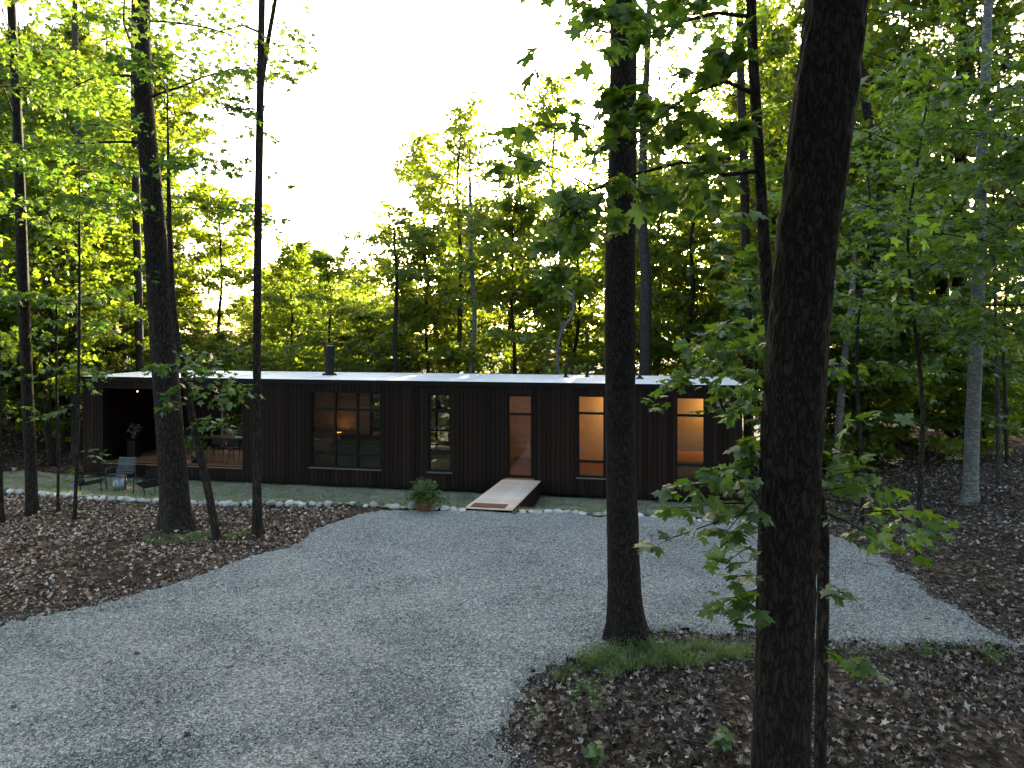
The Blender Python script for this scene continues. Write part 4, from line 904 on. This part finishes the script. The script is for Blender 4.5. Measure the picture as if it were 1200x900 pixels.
# ------------------------------------------------------------------ border stones
def rock_mesh(seed):
    r = np.random.default_rng(seed); n, m = 9, 6; vs = []; fs = []
    for j in range(m):
        ph = -math.pi/2+math.pi*(j+0.5)/m
        for i in range(n):
            a = 2*math.pi*i/n; vs.append((math.cos(ph)*math.cos(a), math.cos(ph)*math.sin(a), math.sin(ph)))
    V = np.array(vs)
    V = np.sign(V)*np.abs(V)**0.85
    V *= (1+r.normal(0, 0.09, (len(V), 1)))
    for _ in range(4):
        d = r.normal(0, 1, 3); d /= np.linalg.norm(d); q = V@d; lim = r.uniform(0.6, 0.85); V -= np.maximum(q-lim, 0)[:, None]*d*0.85
    for j in range(m-1):
        for i in range(n): k = (i+1) % n; fs.append((j*n+i, j*n+k, (j+1)*n+k, (j+1)*n+i))
    fs.append(tuple(range(n))[::-1]); fs.append(tuple((m-1)*n+i for i in range(n)))
    me = bpy.data.meshes.new('border_stone'); me.from_pydata(V.tolist(), [], fs); me.update(); return smooth(me)
RK = [rock_mesh(200+i) for i in range(8)]; RKD = [me.copy() for me in RK[:3]]
for me in RK: me.materials.append(M['stone_w'])
for me in RKD: me.materials.append(M['stone_d'])
r = random.Random(9); s = -4.5
while s < 22.9:
    w = r.choice((r.uniform(0.09, 0.16), r.uniform(0.15, 0.24), r.uniform(0.2, 0.28))); s += w*0.5
    t = -4.45+float(toff(s))+0.07*math.sin(s*1.1)+r.uniform(-0.11, 0.11)
    ramp_zone = 15.0 < s < 16.25
    dark = (r.random() < 0.10) or (11.6 < s < 13.2 and r.random() < 0.5)
    if not ramp_zone:
        p = hw(s, t); x, y = p.x, p.y
        o = obj('border_stone', r.choice(RKD if dark else RK), None, None, (x, y, h1(x, y)+w*0.12)); o.rotation_euler = (r.uniform(-.3,.3), r.uniform(-.3,.3), r.uniform(0, 6.28))
        o.scale = (w*r.uniform(0.5, 0.7), w*r.uniform(0.38, 0.5), w*r.uniform(0.26, 0.42))
        col_ = 'dark grey' if dark else 'pale'; sz_ = 'small' if w < 0.16 else 'middling' if w < 0.2 else 'large'
        for lim, w_ in ((-1, 'beyond the left end of the lawn'), (0.8, 'in front of the black house corner'), (2.2, 'in front of the left black chair'), (3.4, 'in front of the steel fire pit'), (5, 'behind the thick porch trunk'), (6.4, 'left of the slender trunk'), (7.6, 'right of the slender trunk'),
                        (9, 'in front of the left half of the big window'), (10.6, 'in front of the right half of the big window'), (12.2, 'left of the potted fern'), (13.4, 'beside the potted fern'), (15.5, 'between potted fern and ramp'), (17.2, 'just right of the ramp'), (18.4, 'before the lit window right of the door'), (19.8, 'behind the middle trunk'), (21.2, 'before the right end window'), (99, 'at the right end of the lawn')):
            if s < lim: break
        tag(o, f'{sz_} {col_} border fieldstone {w_}', 'stone', 'border stones along the lawn')
    s += w*0.36+(r.uniform(0, 0.05))

# ------------------------------------------------------------------ ramp, mat, planter
LR = 4.55; zr0, zr1 = ZF-0.01, 0.78
rp = empty('entry_ramp', hw(15.05, -0.07), HROT); tag(rp, 'pale timber ramp bridging from the gravel to the glazed door', 'ramp')
for i in range(32):
    f0 = i/32; w = LR/32; y0 = -i*w; z0 = zr0+(zr1-zr0)*f0
    o = obj('plank', MB().box(0, 1.18, -w+0.006, 0, -0.035, 0).mesh('plank'), M['ramp'], rp, (0, y0, z0)); o.rotation_euler = (-math.atan2(zr1-zr0, LR), 0, 0)
for sx in (0.01, 1.13):
    obj('side_beam', MB().poly([(sx,0.0,-0.15),(sx+0.04,0.0,-0.15),(sx+0.04,-LR,zr1-0.25),(sx,-LR,zr1-0.25),(sx,0.0,zr0-0.037),(sx+0.04,0.0,zr0-0.037),(sx+0.04,-LR,zr1-0.037),(sx,-LR,zr1-0.037)],
      [(0,3,2,1),(4,5,6,7),(0,1,5,4),(1,2,6,5),(2,3,7,6),(3,0,4,7)]).mesh('side_beam'), M['clad'], rp)
dmt = obj('doormat', MB().box(0, 0.86, -0.45, 0, 0, 0.018).mesh('doormat'), M['mat'], None, hw(15.16, -0.07-LR+0.5, zr0+(zr1-zr0)*(LR-0.5)/LR+0.004))
dmt.rotation_euler = (-math.atan2(zr1-zr0, LR), 0, HROT); tag(dmt, 'rust brown doormat at the gravel end of the ramp', 'doormat')
c = G(497, 598); pl = empty('potted_fern', c); tag(pl, 'bushy green fern in a terracotta pot beside the gravel', 'potted plant')
obj('pot', smooth(MB().lathe([(0.0,0),(0.17,0),(0.25,0.28),(0.27,0.28),(0.27,0.33),(0.24,0.33),(0.23,0.28),(0.0,0.27)], 28).mesh('pot')), M['terracotta'], pl)
t = Tree(400); r = t.r
for i in range(170):
    a = r.uniform(0, 6.28); el = r.uniform(0.25, 1.5); L = r.uniform(0.36, 0.66); c0 = np.array([0, 0, 0.27]); pts = []
    for k in np.linspace(0, 1, 7):
        rr = L*k*math.cos(el); pts.append((math.cos(a)*(0.06+rr), math.sin(a)*(0.06+rr), 0.27+L*k*math.sin(el)*0.95-0.28*L*k*k*math.cos(el)*2.0))
    pts = np.array(pts); t.limb(pts, np.linspace(0.004, 0.001, 7), 3)
    for k in range(1, 7):
        for q in (0, 1):
            f = r.uniform(0, 1); p = pts[k-1]+(pts[k]-pts[k-1])*f; ax = pts[k]-pts[k-1]; sd_ = np.cross(ax, (0,0,1.0)); sd_ /= np.linalg.norm(sd_)+1e-9
            for sg in (-1, 1):
                t.leaves(p[None], np.array([[0,0,1.0]])+r.normal(0, 0.4, (1,3)), (sd_*sg+ax*6)[None], np.array([0.10*r.uniform(0.6, 1.1)]))
obj('frond_stems', t.limbs.mesh('frond_stems'), M['leaf_near'], pl)
obj('fronds', t.leaf_mesh('fronds', (LEAF_X[0]*np.array([0.26,1,1]), LEAF_X[1])), M['leaf_near'], pl)

# ------------------------------------------------------------------ fire pit seating
def at_lawn(px, py):
    z = 0.4
    for _ in range(15):
        Yd = F*(CH-z)/(py-HZ); X = (px-600)*Yd/F; z = h1(X, Yd)+0.02
    return Vector((X, Yd, z))
c = at_lawn(141, 576)
pf = obj('timber_disc', smooth(MB().lathe([(0,0),(0.46,0),(0.46,0.05),(0.0,0.051)], 36).mesh('timber_disc')), M['wood'], None, c); tag(pf, 'round pale timber disc under the steel fire pit', 'platform')
for p_ in pf.data.polygons: p_.use_smooth = False
fp = empty('fire_pit', c+Vector((-0.02, 0, 0.051))); tag(fp, 'shiny stainless steel drum fire pit on a round timber disc', 'fire pit')
obj('drum', smooth(MB().lathe([(0.0,0.02),(0.185,0.02),(0.19,0.04),(0.19,0.40),(0.18,0.40),(0.175,0.06),(0,0.06)], 32).mesh('drum')), M['steel'], fp)
obj('rim', smooth(MB().lathe([(0.19,0.39),(0.20,0.395),(0.20,0.415),(0.165,0.415),(0.165,0.40)], 32).mesh('rim')), M['steel'], fp)
obj('foot_ring', MB().lathe([(0.0,0.0),(0.16,0.0),(0.16,0.02),(0,0.02)], 24).mesh('foot_ring'), M['blackmetal'], fp)
def lounge_chair(pos, rz, mname, label):
    o = empty('lounge_chair', pos, rz); tag(o, label, 'chair', 'chairs around the fire pit')
    w = 0.27; m = M[mname]
    for i in range(6):
        f = i/5; y = 0.24-0.50*f; z = 0.36-0.07*f
        obj('seat_slat', MB().box(-w, w, y-0.035, y+0.035, z-0.01, z+0.012).mesh('seat_slat'), m, o)
    for i in range(7):
        f = i/6; y = -0.27-0.17*f; z = 0.33+0.46*f
        obj('back_slat', MB().box(-w, w, y-0.012, y+0.012, z-0.028, z+0.028).mesh('back_slat'), m, o)
    for sx in (-1, 1):
        x = sx*(w+0.015)
        obj('side_frame', MB().tube([(x,0.27,0.365),(x,-0.27,0.285),(x,-0.45,0.83)], 0.014, 6).mesh('side_frame'), m, o)
        xa = sx*(w+0.045)
        obj('armrest', MB().box(xa-0.025, xa+0.025, -0.34, 0.30, 0.535, 0.555).mesh('armrest'), m, o)
        obj('leg', MB().tube([(xa,0.28,0.535),(xa,0.33,0.0)], 0.014, 6).mesh('leg'), m, o)
        obj('leg', MB().tube([(xa,-0.30,0.535),(xa,-0.40,0.0)], 0.014, 6).mesh('leg'), m, o)
    return o
lounge_chair(at_lawn(108, 578), -1.25, 'blackmetal', 'black slatted chair left of the steel fire pit')
lounge_chair(at_lawn(175, 580), 0.9, 'blackmetal', 'black slatted chair right of the steel fire pit, beside the thick trunk')
lounge_chair(at_lawn(141, 567), 3.1, 'chairgrey', 'grey blue slatted chair behind the steel fire pit')

# ------------------------------------------------------------------ porch furniture
def hobj(name, mb, m, parent=None): return obj(name, mb.mesh(name), M[m], parent)
dt = empty('dining_table', hw(4.6, 1.7, ZF), HROT); tag(dt, 'long dark dining table on the porch', 'table')
hobj('table_top', MB().box(-0.95, 0.95, -0.42, 0.42, 0.72, 0.75), 'blackmetal', dt)
for x in (-0.85, 0.85):
    for y in (-0.34, 0.34): hobj('leg', MB().tube([(x,y,0),(x,y,0.72)], 0.02, 8), 'blackmetal', dt)
def wire_chair(s, t, rz, lab):
    o = empty('dining_chair', hw(s, t, ZF), HROT+rz); tag(o, lab, 'chair', 'dining chairs on the porch')
    hobj('seat', MB().box(-0.21, 0.21, -0.2, 0.2, 0.43, 0.455), 'blackmetal', o)
    hobj('backrest', MB().poly([(-0.21,-0.22,0.62),(0.21,-0.22,0.62),(0.21,-0.25,0.84),(-0.21,-0.25,0.84),(-0.21,-0.20,0.62),(0.21,-0.20,0.62),(0.21,-0.23,0.84),(-0.21,-0.23,0.84)], [(0,1,2,3),(7,6,5,4),(0,4,5,1),(3,2,6,7),(0,3,7,4),(1,5,6,2)]), 'blackmetal', o)
    for x in (-0.2, 0.2):
        hobj('leg', MB().tube([(x,0.19,0.43),(x,0.22,0)], 0.011, 6), 'blackmetal', o); hobj('leg', MB().tube([(x,-0.25,0.84),(x,-0.19,0.43),(x,-0.24,0)], 0.011, 6), 'blackmetal', o)
for (s, t, rz, lab) in [(4.1,1.0,0,'black wire chair at the near left side of the porch table'), (4.7,1.0,0,'black wire chair at the near middle of the porch table'), (5.3,1.0,0.1,'black wire chair at the near right side of the porch table'),
                        (4.2,2.45,math.pi,'black wire chair at the far left side of the porch table'), (5.0,2.45,math.pi,'black wire chair at the far right side of the porch table')]: wire_chair(s, t, rz, lab)
bx = empty('serving_tray', hw(5.1, 1.75, ZF+0.75), HROT); tag(bx, 'dark box with pale base standing on the porch table', 'box')
hobj('tray', MB().box(-0.24, 0.24, -0.15, 0.15, 0, 0.03), 'plaster', bx); hobj('box_body', MB().box(-0.2, 0.2, -0.02, 0.02, 0.03, 0.24), 'blackmetal', bx)
# side table along the back wall and vase of dried flowers on a black stand
sb = empty('sideboard', hw(1.9, 3.3, ZF), HROT); tag(sb, 'low dark counter against the porch back wall', 'counter')
hobj('top', MB().box(-0.75, 0.75, -0.3, 0.3, 0.80, 0.84), 'frame', sb); hobj('cabinet', MB().box(-0.7, 0.7, -0.26, 0.28, 0.06, 0.80), 'blackmetal', sb)
st = empty('flower_stand', hw(1.15, 1.1, ZF), HROT); tag(st, 'black pedestal stand at the left end of the porch', 'stand')
hobj('column', MB().box(-0.16, 0.16, -0.16, 0.16, 0, 0.62), 'blackmetal', st)
def bush(name, loc, h, w, n, lab, cat, mname, size, pot=True, potm='blackmetal'):
    o = empty(name, loc); tag(o, lab, cat)
    if pot: obj('pot', smooth(MB().lathe([(0,0),(0.11,0),(0.15,0.2),(0.13,0.2),(0.12,0.16),(0,0.15)], 20).mesh('pot')), M[potm], o)
    t = Tree(int(h*1000)+n); r = t.r
    for i in range(n):
        a = r.uniform(0, 6.28); tip = np.array([math.cos(a)*w*r.uniform(0.2, 1), math.sin(a)*w*r.uniform(0.2, 1), 0.15+h*r.uniform(0.4, 1)]); b0 = np.array([0, 0, 0.14])
        mid = (b0+tip)/2+np.array([0, 0, h*0.12]); t.limb([b0, mid, tip], [0.005, 0.004, 0.002], 3)
        m = 7; u = r.uniform(0.45, 1.05, m)[:, None]; p = b0+(tip-b0)*u; p[:, 2] += 0.4*h*u[:, 0]*(1-u[:, 0]); d = r.normal(0, 0.6, (m, 3))+(tip-b0)/np.linalg.norm(tip-b0)
        t.leaves(p, r.normal(0, 0.6, (m, 3))+np.array([0, 0, 0.6]), d, size*r.uniform(0.6, 1.2, m))
    obj('stems', t.limbs.mesh('stems'), M['wood'], o); obj('leaves', t.leaf_mesh('leaves', LEAF_F), M[mname], o)
bush('flower_pot', hw(1.15, 1.1, ZF+0.62), 0.45, 0.3, 16, 'dried flower bunch in a pot on the black pedestal', 'potted plant', 'litter', 0.08)
bush('porch_plant', hw(3.95, 0.62, ZF), 0.75, 0.42, 40, 'dark bushy pot plant on the porch behind the thick trunk', 'potted plant', 'leaf', 0.14)
# string lights under the porch ceiling
sl = empty('string_lights', hw(3.0, 0.5, ZT), HROT); tag(sl, 'string of small warm bulbs hanging under the porch ceiling', 'string lights')
pts = [];
for i in range(25):
    f = i/24; pts.append((-1.9+f*5.0, 0.2+2.9*abs(math.sin(f*3.1)), -0.10-0.20*abs(math.sin(f*math.pi*4))))
hobj('cable', MB().tube(pts, 0.006, 5), 'blackmetal', sl)
bm_ = MB().lathe([(0,-0.05),(0.018,-0.04),(0.024,-0.02),(0.012,0.0),(0,0.005)], 10).mesh('bulb'); bm_.materials.append(M['bulb'])
for i in range(1, 25, 2): obj('bulb', bm_, None, sl, pts[i])
# rooms: furniture seen through the glass and the lit ceiling lamps
def lamp(s, t, z, power, lab, name='ceiling_lamp', rad=0.10, drop=0.25):
    o = empty(name, hw(s, t, z), HROT); tag(o, lab, 'lamp')
    hobj('cord', MB().tube([(0,0,0),(0,0,drop)], 0.006, 5), 'blackmetal', o)
    g = obj('globe', smooth(MB().lathe([(rad*math.sin(a)+1e-4, -rad*math.cos(a)) for a in np.linspace(0, math.pi, 10)], 16).mesh('globe')), M['bulb'], o)
    g.location = (0, 0, -rad)
    ld = bpy.data.lights.new('lamp_light', 'POINT'); ld.energy = power; ld.color = (1.0, 0.52, 0.16); ld.shadow_soft_size = rad
    lo = bpy.data.objects.new('lamp_light', ld); COL.objects.link(lo); lo.parent = o; lo.location = (0, -0.18, -rad-0.16)
lamp(18.75, 3.3, 2.85, 12, 'warm globe lamp in the room right of the door')
lamp(21.6, 3.2, 2.85, 6, 'warm globe lamp in the room at the right end')
lamp(16.35, 1.4, 2.85, 8, 'warm globe lamp in the entry behind the door')
tl_ = empty('added_glow_lamp', hw(8.05, 3.35, ZF), HROT); tag(tl_, 'added low lamp imitating the orange strip of light behind the big window', 'lamp')  # no lamp known here; added to give the orange strip of light
hobj('stand', MB().lathe([(0,0),(0.14,0),(0.14,0.02),(0.015,0.03),(0.015,0.55),(0,0.55)], 16), 'blackmetal', tl_)
hobj('shade', MB().lathe([(0.16,0.55),(0.11,0.78)], 20), 'linen', tl_); obj('bulb', smooth(MB().lathe([(0.001,0.58),(0.03,0.60),(0.035,0.64),(0.001,0.68)], 10).mesh('bulb')), M['bulb'], tl_)
ld = bpy.data.lights.new('lamp_light', 'POINT'); ld.energy = 0.9; ld.color = (1.0, 0.5, 0.16); ld.shadow_soft_size = 0.05
lo = bpy.data.objects.new('lamp_light', ld); COL.objects.link(lo); lo.parent = tl_; lo.location = (0, 0, 0.72)
pn_ = empty('pendant_lamp', hw(12.55, 1.4, 2.45), HROT); tag(pn_, 'dark cone pendant lamp hanging behind the narrow window', 'lamp')
hobj('shade', MB().lathe([(0.02,0.36),(0.04,0.34),(0.07,0.18),(0.17,0.02),(0.165,0.0),(0.06,0.16)], 20), 'blackmetal', pn_); hobj('cord', MB().tube([(0,0,0.35),(0,0,0.72)], 0.006, 5), 'blackmetal', pn_)
sf = empty('sofa', hw(9.4, 2.4, ZF), HROT); tag(sf, 'dark sofa in the living room behind the big window', 'sofa')
hobj('seat', MB().box(-1.0, 1.0, -0.4, 0.35, 0.12, 0.42), 'fabric', sf); hobj('backrest', MB().box(-1.0, 1.0, 0.35, 0.52, 0.12, 0.78), 'fabric', sf)
for x in (-1.1, 1.0): hobj('armrest', MB().box(x, x+0.1, -0.4, 0.52, 0.12, 0.58), 'fabric', sf)
tb = empty('kitchen_table', hw(12.3, 1.9, ZF), HROT); tag(tb, 'dark table inside behind the narrow window', 'table')
hobj('table_top', MB().box(-0.7, 0.7, -0.4, 0.4, 0.71, 0.75), 'fabric', tb)
for x in (-0.62, 0.62):
    for y in (-0.33, 0.33): hobj('leg', MB().tube([(x,y,0),(x,y,0.71)], 0.025, 8), 'wood', tb)
bd = empty('bed', hw(20.6, 2.2, ZF), HROT); tag(bd, 'bed with rust linen inside the right end window', 'bed')
hobj('mattress', MB().box(-0.9, 0.9, -1.0, 1.0, 0.25, 0.5), 'linen', bd); hobj('base', MB().box(-0.92, 0.92, -1.02, 1.02, 0.0, 0.25), 'linen', bd)

# tell apart the pairs that would otherwise share a label, by their place in the view
pairs = {}
for o in list(SC.objects):
    if o.parent is None and 'label' in o: pairs.setdefault(o['label'], []).append(o)
for lab, os_ in pairs.items():
    if len(os_) in (2, 3) and len(lab.split()) <= 13 and all(o.location.y > 1 for o in os_):
        os_.sort(key=lambda o: o.location.x/o.location.y)
        for o, w in zip(os_, ('the left one', 'the right one') if len(os_) == 2 else ('the left one', 'the middle one', 'the right one')): o['label'] = f'{lab}, {w}'
